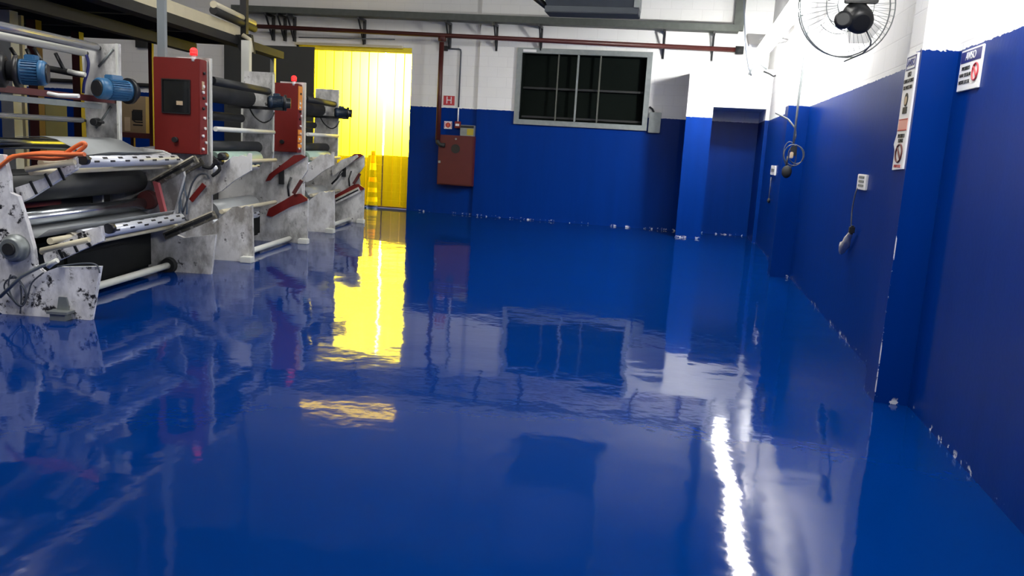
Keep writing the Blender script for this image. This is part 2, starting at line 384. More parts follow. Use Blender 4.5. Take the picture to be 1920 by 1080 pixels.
for xx, r_ in ((-2.62, .012), (-2.22, .018), (-1.77, .014)):
    MB().bb(xx-r_, xx+r_, Y3-.012, Y3+.02, WZ0, WZ1).build('mullion', 'galv' if xx == -2.22 else 'olive', wn)
for zz in (2.70, 2.12): MB().bb(WX0, WX1, Y3+.10, Y3+.15, zz-.02, zz+.02).build('rail', 'dark', wn)
MB().bb(-3.35, -3.08, Y3-.058, Y3-.05, 3.395, 3.445).build('label_strip', 'white', wn)
# small electrical box at the window's right
t = thing('junction_box', 'small grey metal electrical box at the lower right corner of the dark window', 'electrical box', (-.66, Y3-.1, 1.83))
p = PY(1227, 230, Y3-.06)
MB().bb(p.x-.11, p.x+.12, Y3-.12, Y3, p.z-.20, p.z+.20, bev=.008).build('housing', 'galv', t)
MB().bb(p.x-.095, p.x+.105, Y3-.13, Y3-.12, p.z-.185, p.z+.185, bev=.004).build('lid', 'galv', t)
MB().path([(p.x-.03, Y3-.06, p.z+.2), (p.x-.06, Y3-.06, p.z+.26), (p.x-.12, Y3-.04, p.z+.30)], .02).build('cable', 'black', t)
# ================================================================== PIPES, TRAY AND BRACKETS ON THE BACK WALL
ya = Y3-.22
def onback(px, py, y=ya): return PY(px, py, y)
t = thing('pipe', 'long dark red horizontal fire pipe along the back wall below the cable tray', 'pipe', (-4, ya, 3.6))
MB().tube(onback(455, 48), onback(1392, 94), .045, seg=16).build('tube', 'brown_red', t)
p = onback(1385, 94)
MB().tube(p-Vector((.06, 0, 0)), p+Vector((.09, 0, 0)), .075).build('end_flange', 'dark', t)
for x_ in (-.3,): pass
b = MB(); b.prof(onback(829, 72)+Vector((-.07, 0, 0)), onback(829, 72)+Vector((.07, 0, 0)), [(0, .06), (.14, .06)]); b.build('coupling', 'brown_red', t)
_d = 0
t = thing('downpipe', 'dark red vertical fire pipe dropping to the red hydrant cabinet', 'pipe', (-5.2, Y3-.1, 1.6))
p0, p1 = onback(828, 74), PY(819, 262, Y3-.14)
p1.x = p0.x*.35+p1.x*.65; p1.x = p0.x
MB().tube((p0.x, Y3-.2, p0.z-.05), (p0.x, Y3-.20, p1.z), .05).build('tube', 'brown_red', t)
MB().path([(p0.x, Y3-.20, p1.z), (p0.x, Y3-.2, p1.z-.05), (p0.x+.06, Y3-.2, p1.z-.10), (p0.x+.16, Y3-.2, p1.z-.10)], .045).build('elbow', 'dark', t)
pipe_x = p0.x
t = thing('cable_tray', 'dusty grey perforated cable tray running along the back wall above the red pipe', 'cable tray', (-4, ya, 4))
a, c = onback(440, 22), onback(1384, 61)
ax = (c-a).normalized(); up = Vector((0, 0, 1)); L = (c-a).length; mid = (a+c)/2
b = MB(); A3 = (ax, Vector((0, 1, 0)), ax.cross(Vector((0, 1, 0))).normalized())
b.box(mid, (L, .30, .012), A3); b.box(mid+Vector((0, -.15, .06)), (L, .008, .12), A3); b.box(mid+Vector((0, .15, .06)), (L, .008, .12), A3)
b.build('trough', 'galv_dark', t)
c2 = onback(1384, 58)
b = MB(); b.bb(c2.x-.09, c2.x+.09, ya-.08, ya+.06, c2.z, CZ-.01); b.build('riser', 'galv_dark', t)
k = 0
BL = ['leftmost dark pipe bracket, first of three close together left of the yellow curtain', 'dark pipe bracket, middle of the three left of the yellow curtain', 'dark pipe bracket, rightmost of the three left of the yellow curtain', 'dark pipe bracket directly above the yellow curtain', 'dark pipe bracket beside the grey conduit above the H sign', 'dark pipe bracket between the H sign and the dark window', 'dark pipe bracket above the left part of the dark window', 'dark pipe bracket above the right edge of the dark window', 'dark pipe bracket above the portal block, nearest the pipe end']
for px in (508, 530, 548, 680, 842, 931, 1015, 1246, 1338):
    k += 1
    p = onback(px, 64+(px-780)*.048-18, Y3-.1)
    q = thing('bracket', BL[k-1], 'bracket', (p.x, Y3, p.z), 'pipe brackets along the back wall')
    zt = mid.z+(p.x-mid.x)*ax.z/ax.x-.012
    MB().bb(p.x-.02, p.x+.02, ya-.14, Y3+(.06 if p.x < -4.27 else 0), zt-.05, zt-.003).build('arm', 'black', q)
    MB().bb(p.x-.02, p.x+.02, Y3-.03, Y3+(.06 if p.x < -4.27 else 0), zt-.52, zt-.05).build('wall_leg', 'black', q)
    MB().prism([(p.x-.012, ya-.12, zt-.05), (p.x-.012, ya-.07, zt-.05), (p.x-.012, Y3-.03, zt-.42), (p.x-.012, Y3-.03, zt-.50)], (.024, 0, 0)).build('brace', 'black', q)
tag(MB().tube(onback(560, 70), onback(740, 74), .012, seg=8).build('conduit', 'cable'), 'thin grey conduit under the red pipe above the curtained doorway', 'conduit')
# hydrant corner
t = thing('hydrant_cabinet', 'red fire hydrant cabinet with round hole on the back wall', 'cabinet', (-4.75, Y3-.1, .6))
a, c = PY(821, 252, Y3-.15), PY(886, 352, Y3-.15); hx0, hx1, hz1, hz0 = a.x+.02, c.x-.02, a.z, c.z+.02
MB().bb(hx0, hx1, Y3-.15, Y3+.06, hz0, hz1, bev=.008).build('housing', 'hydrant_red', t)
d_ = MB().bb(hx0+.02, hx1-.02, Y3-.168, Y3-.15, hz0+.02, hz1-.02, bev=.005).build('door', 'hydrant_red', t)
cx_ = (hx0+hx1)/2; zc = PY(854, 279, Y3-.17).z
MB().tube((cx_, Y3-.172, zc), (cx_, Y3-.166, zc), .095, seg=32).build('viewing_port', 'black', d_)
MB().tube((cx_, Y3-.18, zc+.20), (cx_, Y3-.168, zc+.20), .02).build('lock', 'galv', d_)
MB().bb(hx0+.02, hx0+.07, Y3-.185, Y3-.168, hz0+.45, hz0+.50, bev=.004).build('latch', 'galv', d_)
t = thing('hydrant_sign', 'square red sign with a white letter H above the hydrant cabinet', 'sign', (-4.9, Y3, 2.3))
a, c = PY(831, 178, Y3+.05), PY(853, 199, Y3+.05)
MB().bb(a.x, c.x, Y3+.052, Y3+.06, c.z, a.z).build('board', 'white', t)
MB().bb(a.x+.012, c.x-.012, Y3+.049, Y3+.052, c.z+.012, a.z-.012).build('red_field', 'sign_red', t)
text_mesh('H', .21, ((a.x+c.x)/2, Y3+.047, (a.z+c.z)/2), Vector((1, 0, 0)), Vector((0, 0, 1)), Vector((0, -1, 0)), 'white', t, sx=.9)
t = thing('instruction_sign', 'small white and red pictogram sign left of the alarm call point', 'sign', (-4.9, Y3, 1.8))
a, c = PY(833, 227, Y3+.05), PY(847, 242, Y3+.05)
MB().bb(a.x, c.x, Y3+.052, Y3+.06, c.z, a.z).build('board', 'white', t)
x_, z_ = (a.x+c.x)/2, (a.z+c.z)/2
MB().tube((x_, Y3+.049, z_), (x_, Y3+.052, z_), .055).build('disc', 'sign_red', t)
MB().bb(x_-.012, x_+.012, Y3+.047, Y3+.049, z_-.035, z_+.035).build('mark', 'orange', t)
b = MB()
for s_ in (-1, 1): b.bb(x_+s_*.07-.006, x_+s_*.07+.006, Y3+.049, Y3+.052, z_-.06, z_+.06)
b.build('stripe', 'sign_red', t)
t = thing('call_point', 'small dark red alarm call point on the grey conduit above the hydrant cabinet', 'alarm', (-4.7, Y3, 1.8))
p = PY(858, 234, Y3+.02)
MB().bb(p.x-.06, p.x+.06, Y3+.0, Y3+.06, p.z-.07, p.z+.07, bev=.006).build('housing', 'red', t)
MB().bb(p.x-.04, p.x+.04, Y3-.006, Y3+.0, p.z-.025, p.z+.02).build('window', 'white', t)
cxp = p.x; czp = p.z+.07
t = thing('conduit', 'thin grey conduit bending from the red pipe down to the alarm call point', 'conduit', (cxp, Y3, 2.5))
q0, q1 = PY(836, 91, Y3+.03), PY(858, 92, Y3+.03)
MB().path([(q0.x, Y3+.03, q0.z), (cxp-.05, Y3+.03, q0.z), (cxp-.01, Y3+.03, q0.z-.015), (cxp, Y3+.03, q0.z-.06), (cxp, Y3+.03, DADO+.02)], .016).build('upper_run', 'cable', t)
MB().path([(cxp, Y3+.03, DADO+.02), (cxp, Y3+.03, czp)], .016).build('lower_run', 'white', t)
MB().bb(q0.x-.06, q0.x+.04, Y3-.02, Y3+.06, q0.z-.05, q0.z+.05, bev=.006).build('junction', 'black', t)
t = thing('notice_box', 'flat grey and yellow box lying on top of the hydrant cabinet', 'box', (-4.5, Y3, hz1))
a, c = PY(864, 234, Y3-.1), PY(889, 252, Y3-.1)
MB().bb(a.x, c.x, Y3-.13, Y3-.0, hz1, a.z, bev=.004).build('carton', 'galv', t)
MB().bb((a.x+c.x)/2, c.x-.01, Y3-.134, Y3-.13, hz1+.02, a.z-.07).build('print', 'yellow_box', t)
MB().bb(a.x+.005, c.x-.005, Y3-.134, Y3-.13, a.z-.06, a.z-.01).build('dark_print', 'dark', t)
# ================================================================== DUCT HOOD
t = thing('air_duct', 'large dark sheet metal air duct hanging above the window', 'air duct', (-1.8, 13.6, 3.5))
YD = 13.6
a, c = PY(1030, 30, YD+.5), PY(1200, 38, YD+.5); x0, x1, z0 = a.x, c.x, (a.z+c.z)/2
b = MB(); b.bb(x0, x1, YD, YD+.5, z0, z0+.10, bev=.01); b.build('lip', 'duct', t)
b = MB()
lo = [(x0+.03, YD+.03, z0+.10), (x1-.03, YD+.03, z0+.10), (x1-.03, YD+.47, z0+.10), (x0+.03, YD+.47, z0+.10)]
hi = [(x0-.25, YD-.12, z0+.75), (x1-.09, YD-.12, z0+.75), (x1-.09, YD+.47, z0+.75), (x0-.25, YD+.47, z0+.75)]
va = [b.bm.verts.new(q) for q in lo]; vb = [b.bm.verts.new(q) for q in hi]
b.bm.faces.new(va); b.bm.faces.new(vb)
for i in range(4): b.bm.faces.new([va[i], va[(i+1) % 4], vb[(i+1) % 4], vb[i]])
b.build('hood', 'duct', t)
MB().bb(x0-.25, x1-.09, YD-.12, YD+.47, z0+.75, CZ-.01).build('riser', 'duct', t)
MB().bb(x1-.08, x1+.005, YD-.02, YD+.5, z0+.10, z0+2.2).build('side_flange', 'galv', t)
MB().tube((x0-.45, YD+.3, z0+.42), (x0+.1, YD+.3, z0+.05), .05).build('drain_stub', 'black', t)
# ================================================================== LINEAR LAMPS ALONG THE RIGHT WALL
def linear_lamp(y0, y1, xw, lab):
    x, z = 1.06, 3.16
    t = thing('linear_lamp', lab, 'lamp', (x, (y0+y1)/2, z), 'linear lamps along the right wall')
    b = MB(); b.prism([(x-.11, y0, z+.015), (x-.06, y0, z+.08), (x+.06, y0, z+.08), (x+.11, y0, z+.015)], (0, y1-y0, 0)); b.build('housing', 'white', t)
    MB().bb(x-.08, x+.08, y0+.01, y1-.01, z-.045, z+.012).build('diffuser', 'tube', t)
    for f_ in (.15, .85):
        yy = y0+(y1-y0)*f_
        MB().tube((x, yy, z+.08), (xw-.002, yy, z+.22), .012, seg=8).build('wall_arm', 'white', t)
linear_lamp(8.3, 11.48, X2, 'long bright linear lamp along the right wall before the far column')
linear_lamp(11.52, 14.4, 1.45, 'long bright linear lamp along the right wall between far column and portal')
linear_lamp(2.2, 5.0, X1, 'long linear lamp on the right wall above the near warning sign')
# floodlight at the end of the lamp row, aimed at the portal
fx, fy, fz = 1.0, 13.9, 3.36
t = thing('floodlight', 'bright floodlight on the right wall just in front of the portal block', 'lamp', (fx, fy, fz))
fd = Vector((-.25, 1, -.95)).normalized(); fr = fd.cross(Vector((0, 0, 1))).normalized(); fu = fr.cross(fd)
fp_ = Vector((fx, fy, fz))
MB().box(fp_, (.34, .07, .26), (fr, fd, fu), bev=.01).build('housing', 'white', t)
MB().box(fp_+fd*.038, (.30, .006, .22), (fr, fd, fu)).build('lens', 'flood', t)
MB().path([fp_-fd*.03, fp_-fd*.1+Vector((.15, 0, .02)), (1.448, fy-.05, fz+.02)], .015).build('wall_arm', 'white', t)
fp_ = Vector((.95, 3.7, 3.55)); fd = Vector((.12, 1, -.9)).normalized(); fr = fd.cross(Vector((0, 0, 1))).normalized(); fu = fr.cross(fd)  # extra unseen floodlight, added to brighten the near column
t = thing('floodlight', 'added floodlight high on the near right wall brightening the near column', 'lamp', fp_)
MB().box(fp_, (.34, .07, .26), (fr, fd, fu), bev=.01).build('housing', 'white', t)
MB().box(fp_+fd*.038, (.30, .006, .22), (fr, fd, fu)).build('lens', 'fill_flood', t)
MB().path([fp_-fd*.03, fp_-fd*.1+Vector((.15, 0, .02)), (X1-.002, 3.65, 3.57)], .015).build('wall_arm', 'white', t)
# ================================================================== WALL FAN
fc = PY(1608, 33, 6.3)
t = thing('wall_fan', 'black motored wall fan with round wire guard high on the right wall', 'fan', (fc.x, 6.3, fc.z))
gc0 = PY(1573, -10, 6.72); axd = (gc0-fc).normalized()          # blows away from the camera, into the hall
mx, my = basis(axd)
MB().prof(fc-axd*.10, fc+axd*.14, [(0, .055), (.015, .085), (.06, .095), (.16, .095), (.20, .08), (.24, .04)]).build('motor', 'black', t)
q = PY(1578, 38, 6.2)
MB().prof(q-Vector((0, .05, 0)), q+Vector((.02, .05, 0)), [(0, .04), (.01, .058), (.07, .058), (.09, .04)]).build('gear_knob', 'black', t)
MB().bb(fc.x-.10, fc.x+.12, 6.27, 6.33, fc.z+.095, fc.z+.125, bev=.006).build('yoke', 'black', t)
MB().path([(fc.x, 6.3, fc.z+.11), (fc.x+.02, 6.3, fc.z+.30), (fc.x+.15, 6.3, fc.z+.40), (X2, 6.3, fc.z+.42)], .02, seg=10).build('wall_arm', 'galv', t)
gc = fc+axd*.24; axd = Vector((-.30, .95, .0)).normalized(); mx, my = basis(axd); GR = .36
b = MB()
for R_, o_ in ((GR, 0), (GR*.97, .05), (GR*.5, -.035), (.10, -.045), (GR*.5, .12), (.1, .13)):
    b.path([gc+axd*o_+(mx*math.cos(a)+my*math.sin(a))*R_ for a in [2*math.pi*i/48 for i in range(48)]], .005 if R_ > .3 else .003, seg=6, closed=True)
for i in range(48):
    a = 2*math.pi*i/48; d = mx*math.cos(a)+my*math.sin(a)
    b.path([gc+axd*-.045+d*.10, gc+axd*-.035+d*GR*.5, gc+d*GR, gc+axd*.05+d*GR*.97, gc+axd*.12+d*GR*.5, gc+axd*.13+d*.1], .0016, seg=4)
b.build('guard', 'galv', t)
for i in range(3):
    a = 2*math.pi*i/3+.4; pts = []
    d = mx*math.cos(a)+my*math.sin(a); e = mx*math.cos(a+.9)+my*math.sin(a+.9)
    MB().prism([gc+axd*.02+d*.05, gc+axd*.02+d*.31, gc+axd*.055+(d*.6+e*.6).normalized()*.32, gc+axd*.06+e*.26, gc+axd*.05+e*.05], axd*.003).build('blade', M['blade'], t)
q0 = PY(1632, 85, 6.3); q1 = PY(1583, 115, 6.6)
MB().path([fc+Vector((.06, 0, -.07)), q0+Vector((0, 0, .03)), q0, PY(1618, 100, 6.4), q1], .006).build('power_cord', 'cable', t)
# ================================================================== HANGING CABLE BY THE FAR COLUMN
Yc = 10.6
t = thing('hanging_power_drop', 'vertical grey conduit with coiled cable and sockets hanging by the far column', 'cable drop', PY(1487, 300, Yc))
MB().path([Vector((PY(1512, 70, Yc).x, Yc, CZ-.003)), PY(1512, 70, Yc), PY(1508, 110, Yc), PY(1497, 190, Yc), PY(1488, 268, Yc)], .014).build('conduit', 'galv', t)
MB().path([PY(1455, 212, Yc+.4), PY(1478, 224, Yc+.1), PY(1491, 240, Yc), PY(1492, 255, Yc), PY(1487, 270, Yc)], .012).build('entry_cable', 'cable', t)
b = MB()
for j, (cx_, cy_, rx, ry) in enumerate(((1488, 291, 18, 20), (1481, 290, 12, 24), (1493, 290, 15, 17))):
    b.path([PY(cx_+rx*math.cos(a), cy_+ry*math.sin(a), Yc+.02*j-.02) for a in [2*math.pi*i/24 for i in range(24)]], .006, closed=True)
b.build('cable_coil', 'cable', t)
p = PY(1488, 283, Yc-.03); MB().box(p, (.07, .05, .12), bev=.01).build('socket', 'black', t)
p = PY(1484, 291, Yc-.05); MB().box(p, (.04, .04, .08), bev=.008).build('plug', 'tan', t)
p = PY(1475, 322, Yc-.03); MB().sphere(p, .06, (1, .7, 1.3)).build('connector', 'dark', t)
p = PY(1475, 308, Yc-.03); MB().tube(p+Vector((0, 0, .1)), p-Vector((0, 0, .05)), .01).build('tail', 'black', t)
# thin cable falling down the corner
tag(MB().path([PY(1394, -40, 15.3), PY(1396, 40, 15.3), PY(1398, 90, 15.3), PY(1404, 128, 15.3), PY(1409, 142, 15.3)], .012).build('corner_cable', 'cable'), 'thin grey cable hanging down the far right corner above the portal', 'cable')
t = thing('lamp_bracket', 'dark bent metal bracket on top of the portal block', 'bracket', PY(1440, 130, 15.2))
MB().path([PY(1405, 140, 15.2), PY(1412, 120, 15.2), PY(1424, 118, 15.2), PY(1438, 130, 15.2)], .018, seg=6).build('arm', 'galv', t)
MB().path([PY(1432, 134, 15.2), PY(1442, 138, 15.2), PY(1450, 143, 15.2), PY(1462, 140, 15.2)], .016, seg=6).build('foot', 'dark', t)
# ================================================================== OUTLETS, SIGNS ON THE RIGHT
def wall_quad(px, py, X): return PX(px, py, X)
t = thing('wall_outlet', 'white socket outlet plate on the blue right wall left of the near column', 'outlet', (X2, 7.6, 1.3))
a, c = PX(1608, 326, X2-.02), PX(1620, 357, X2-.02)
MB().bb(X2-.02, X2, c.y-.02, a.y-.02, c.z-.0, a.z+.0, bev=.004).build('plate', 'white', t)
b = MB()
for z in (.035, .07, .105): b.bb(X2-.024, X2-.02, c.y+.05, a.y-.09, c.z+z-.01, c.z+z+.01)
b.build('sockets', 'galv', t)
t = thing('plug_cord', 'thin cord with black plug wrapped in dirty white cloth hanging below the near socket', 'cord', PX(1590, 440, X2-.03))
MB().path([PX(1608, 352, X2-.02), PX(1604, 362, X2-.03), PX(1599, 385, X2-.02), PX(1597, 400, X2-.02), PX(1596, 424, X2-.03)], .006).build('cord', 'cable', t)
p = PX(1597, 431, X2-.05); MB().box(p, (.045, .06, .075), bev=.012).build('plug', 'black', t)
b = MB(); pa, pb = PX(1595, 436, X2-.05), PX(1576, 476, X2-.05)
rings = []
for k in range(9):
    f_ = k/8; c_ = pa.lerp(pb, f_); r_ = [.022, .035, .045, .05, .058, .055, .045, .035, .015][k]
    rings.append([b.bm.verts.new(c_+Vector((math.cos(i*math.pi/6)*r_*.7*(1+random.uniform(-.2, .2)), math.sin(i*math.pi/6)*r_*(1+random.uniform(-.25, .25)), random.uniform(-.01, .01)))) for i in range(12)])
for A, B in zip(rings, rings[1:]):
    for i in range(12): f = b.bm.faces.new([A[i], A[(i+1) % 12], B[(i+1) % 12], B[i]]); f.smooth = True
b.bm.faces.new(rings[0]); b.bm.faces.new(rings[-1]); b.build('cloth_wrap', 'cloth', t)
t = thing('wall_outlet', 'small white socket plate on the right wall between far column and portal', 'outlet', (1.45, 14.4, 1.3))
a, c = PX(1446, 310, 1.43), PX(1452, 329, 1.43)
MB().bb(1.43, 1.45, c.y, a.y, c.z, a.z, bev=.004).build('plate', 'white', t)
MB().bb(1.426, 1.43, c.y+.1, a.y-.1, c.z+.05, a.z-.05).build('sockets', 'galv', t)
p = PX(1441, 376, 1.43)
t = thing('hanging_plug', 'small dark plug hanging low on the right wall beside the portal', 'plug', p)
MB().sphere(p, .04, (.6, 1.6, 1)).build('plug', 'dark', t)
MB().path([PX(1446, 332, 1.44), PX(1444, 350, 1.44), p], .006).build('cord', 'cable', t)
def sign_frame(quadX, y0, y1, z0, z1): return quadX
# AVISO plate on the near wall
t = thing('warning_sign', 'white sign headed AVISO on the near blue wall right of the column', 'sign', (X1, 5.22, 1.96))
sy0, sy1, sz0, sz1 = 5.045, 5.405, 1.965, 2.200; sx_ = X1-.012
MB().bb(sx_, X1, sy0, sy1, sz0, sz1, bev=.003).build('board', 'white', t)
MB().bb(sx_-.002, sx_, sy0+.012, sy1-.012, sz1-.075, sz1-.012).build('header_band', 'sign_blue', t)
AX, AY, AN = Vector((0, -1, 0)), Vector((0, 0, 1)), Vector((-1, 0, 0))
text_mesh('AVISO', .062, (sx_-.003, 5.225, sz1-.044), AX, AY, AN, 'white', t)
for s_, zz, sz in (('PROIBIDO', 2.092, .030), ('USAR CELULAR', 2.054, .028), ('NESTE LOCAL', 2.014, .030)):
    text_mesh(s_, sz, (sx_-.002, 5.285, zz), AX, AY, AN, 'ink', t)
b = MB(); cc = Vector((sx_-.003, 5.115, 2.058))
b.path([cc+Vector((0, math.cos(a)*.046, math.sin(a)*.046)) for a in [2*math.pi*i/32 for i in range(32)]], .005, seg=6, closed=True)
b.path([cc+Vector((0, .032, .032)), cc+Vector((0, -.032, -.032))], .005, seg=6); b.build('prohibition_ring', 'sign_red', t)
# tall notice on the column's side
t = thing('column_notice', 'tall narrow stack of notices with AVISO box on the side of the near column', 'sign', (XC, 5.68, 1.49))
nx = XC-.012; ny0, ny1 = 5.54, 5.79
MB().prism([(nx, ny0, 1.50), (nx, ny1-.0, 1.49), (nx, ny1+.0, 1.62), (nx, ny1+.045, 1.655), (nx, ny1, 1.72), (nx, ny1, 2.225), (nx, ny0, 2.205)], (.012, 0, 0)).build('board', 'white', t)
yc = (ny0+ny1)/2
b = MB()
for z0_, z1_, y0_, y1_ in ((2.19, 2.197, ny0+.02, ny1-.02), (2.115, 2.122, ny0+.02, ny1-.02), (2.115, 2.197, ny0+.02, ny0+.03), (2.115, 2.197, ny1-.03, ny1-.02)): b.bb(nx-.002, nx, y0_, y1_, z0_, z1_)
b.build('header_frame', 'sign_blue', t)
text_mesh('AVISO', .06, (nx-.002, yc, 2.156), AX, AY, AN, 'sign_blue', t)
for s_, zz, sz, mt in (('USO', 2.085, .042, 'ink'), ('OBRIGATORIO', 2.045, .034, 'ink'), ('DE MASCARA', 2.005, .034, 'ink'), ('PROIBIDO', 1.705, .036, 'ink'), ('FUMAR', 1.675, .036, 'ink'), ('NESTE LOCAL', 1.515, .026, 'sign_red')):
    text_mesh(s_, sz, (nx-.002, yc, zz), AX, AY, AN, mt, t)
b = MB(); b.tube((nx-.003, yc, 1.93), (nx-.001, yc, 1.93), .042, seg=24); b.bb(nx-.003, nx-.001, yc-.05, yc+.05, 1.845, 1.885); b.build('head_pictogram', 'ink', t)
b = MB(); b.tube((nx-.005, yc, 1.925), (nx-.003, yc, 1.925), .026, seg=20); b.build('face_pictogram', 'tan', t)
MB().bb(nx-.002, nx, ny0+.02, ny1-.02, 1.745, 1.805).build('red_panel', 'sign_pink', t)
b = MB(); b.bb(nx-.003, nx-.001, ny0+.02, ny1-.02, 1.805, 1.812); b.bb(nx-.003, nx-.001, ny0+.02, ny1-.02, 1.738, 1.745); b.build('red_rule', 'sign_red', t)
b = MB(); cc = Vector((nx-.003, yc, 1.597))
b.path([cc+Vector((0, math.cos(a)*.075, math.sin(a)*.055)) for a in [2*math.pi*i/32 for i in range(32)]], .006, seg=6, closed=True)
b.path([cc+Vector((0, .052, .038)), cc+Vector((0, -.052, -.038))], .006, seg=6); b.build('prohibition_ring', 'red_dark', t)
# ================================================================== PRESS LINE
def mprof(pxs, v): return [MP(x, y, v) for x, y in pxs]
def mprism(pts, v, th): return [MW(u, v, z) for u, z in pts], MV*th
def bar(b, uz, v0, v1, r, seg=20): b.tube(MW(uz[0], v0, uz[1]), MW(uz[0], v1, uz[1]), r, seg=seg)
def roller(t, name, uz, v0, v1, r, mat, capmat='black', capr=None, label=None):
    b = MB(); bar(b, uz, v0+.06, v1-.06, r); o = b.build(name, mat, t, label)
    b = MB(); bar(b, uz, v0, v0+.06, (capr or r*.55)); b.build('end_cap', capmat, o)
    b = MB(); bar(b, uz, v1-.06, v1, (capr or r*.55)); b.build('end_cap', capmat, o)
    return o
def airshaft(t, uz, v0, v1, r):
    b = MB(); bar(b, uz, v0, v1, r); o = b.build('air_shaft', 'airshaft', t)
    n = max(3, int((v1-v0)/.24))
    b = MB()
    for k in range(n):
        v = v0+(k+.5)*(v1-v0)/n
        for a, dv in ((40, 0), (5, .10), (90, .1)):
            a = math.radians(a); d = MU*math.cos(a)+MZ*math.sin(a); tt = MZ*math.cos(a)-MU*math.sin(a)
            b.box(MW(uz[0], v+dv, uz[1])+d*(r-.001), (.006, .075, .016), (d, MV, tt))
    b.build('slots', 'black', o); return o
def rail(t, a, c, v, w_, name='slide_rail', mat='rail', th=.05, slots=True):
    """a sloping slide rail on a plate, between two (u,z) points"""
    A, B = MW(a[0], v, a[1]), MW(c[0], v, c[1]); d = (B-A).normalized(); n_ = MV.cross(d).normalized()
    b = MB(); L = (B-A).length; b.box((A+B)/2, (L, th, w_), (d, MV, n_), bev=.004); o = b.build(name, mat, t)
    if slots:
        b = MB(); b.box((A+B)/2-MV*(th/2+.004), (L*.92, .008, w_*.28), (d, MV, n_)); b.build('groove', 'black', o)
        b = MB(); b.box((A+B)/2-MV*(th/2+.006)+n_*w_*.42*(1 if n_.z > 0 else -1), (L*.97, .012, w_*.16), (d, MV, n_)); b.build('strip', 'cream', o)
    return o
def motor(t, uz, v, d, L, r, flange='black', mat='motor'):
    """finned electric motor, axis along d, fan cowl at the start"""
    c = MW(uz[0], v, uz[1]); e = c+d*L
    b = MB(); b.prof(c, e, [(0, r*.86), (.02, r*1.0), (L*.28, r*1.0), (L*.30, r*.90), (L*.92, r*.90), (L*.94, r*.98), (L, r*.98)])
    x, y = basis(d)
    for i in range(26):
        a = 2*math.pi*i/26; q = x*math.cos(a)+y*math.sin(a); tt = y*math.cos(a)-x*math.sin(a)
        b.box(c+d*L*.61+q*r*.94, (L*.60, r*.16, r*.06), (d, q, tt))
    o = b.build('motor', mat, t)
    b = MB(); b.prof(c-d*.012, c+d*.004, [(0, r*.72), (.016, r*.8)]); b.build('fan_grille', 'black', o)
    b = MB(); b.prof(e, e+d*.09, [(0, r*1.25), (.035, r*1.25), (.04, r*.8), (.09, r*.8)]); b.build('flange', flange, o)
    b = MB(); b.box(c+d*L*.55+MZ*r*1.12, (L*.4, r*.8, r*.5), (d, MV.cross(MZ) if abs(d.dot(MU)) < .5 else MV, MZ), bev=.008); b.build('terminal_box', mat, o)
    return o
def cabinet(t, u0, u1, v0, v1, z0, z1, window):
    b = MB(); b.box(MW((u0+u1)/2, (v0+v1)/2, (z0+z1)/2), (u1-u0, v1-v0, z1-z0), (MU, MV, MZ), bev=.008)
    o = b.build('control_cabinet', 'red', t, 'red painted control cabinet')
    um = (u0+u1)/2+.0; vz = z1-(z1-z0)*.40
    if window:
        b = MB(); b.box(MW(um, v0-.004, vz), (.30, .01, .35), (MU, MV, MZ), bev=.006); b.build('window', 'screen', o)
        frame = MB()
    b = frame if window else MB()
    for su, sw in ((-.155, .012), (.155, .012)): b.box(MW(um+su, v0-.012, vz), (sw, .02, .37), (MU, MV, MZ))
    for s_ in (-1, 1): b.box(MW(um, v0-.012, vz+s_*.18), (.31, .02, .012), (MU, MV, MZ))
    if window:
        b.build('window_frame', 'black', o)
        b = MB(); b.box(MW(um+.04, v0-.012, vz-.07), (.07, .006, .045), (MU, MV, MZ)); b.build('meter', 'tan', o)
    else:
        for z_, h_ in ((.80, .34), (.30, .07), (.20, .10), (.10, .06)):
            b = MB(); b.box(MW(u1+.003, (v0+v1)/2, z0+(z1-z0)*z_), (.006, (v1-v0)*.85, (z1-z0)*h_), (MU, MV, MZ)); b.build('orange_panel', 'orange_panel', o)
    b = MB(); b.tube(MW(um-.01, v0-.05, z0+.15), MW(um-.01, v0, z0+.15), .03); b.build('knob', 'black', o)
    # button column on the aisle side
    zz = [.86, .72, .66, .60, .54, .49, .39, .28, .20, .13, .06]; vs = [.5, .4, .35, .45, .7, .4, .5, .55, .3, .65, .3]
    for i, (f_, g) in enumerate(zip(zz, vs)):
        z = z0+(z1-z0)*f_; v = v0+(v1-v0)*g
        b = MB(); b.tube(MW(u1, v, z), MW(u1+.022, v, z), .016, seg=14); b.build('button', 'black' if i in (0, 3, 5) else 'white', o)
    b = MB(); b.box(MW(u1+.004, v0+(v1-v0)*.4, z0+(z1-z0)*.73), (.008, .05, .09), (MU, MV, MZ)); b.build('label_plate', 'tan', o)
    b = MB(); b.box(MW(u1-.01, v1-.01, (z0+z1)/2), (.03, .02, z1-z0), (MU, MV, MZ)); b.build('edge_trim', 'steel_white', o)
    # beacon
    pu, pv = u1-.07, v0+.02
    b = MB(); b.tube(MW(pu, pv, z1-.03), MW(pu, pv, z1+.035), .026); b.build('beacon_stem', 'white', o)
    b = MB(); b.sphere(MW(pu, pv, z1+.08), .042, (1, 1, .95)); b.tube(MW(pu, pv, z1+.035), MW(pu, pv, z1+.075), .040); b.build('beacon', 'beacon', o, 'glowing red beacon')
    return o
TH = .045
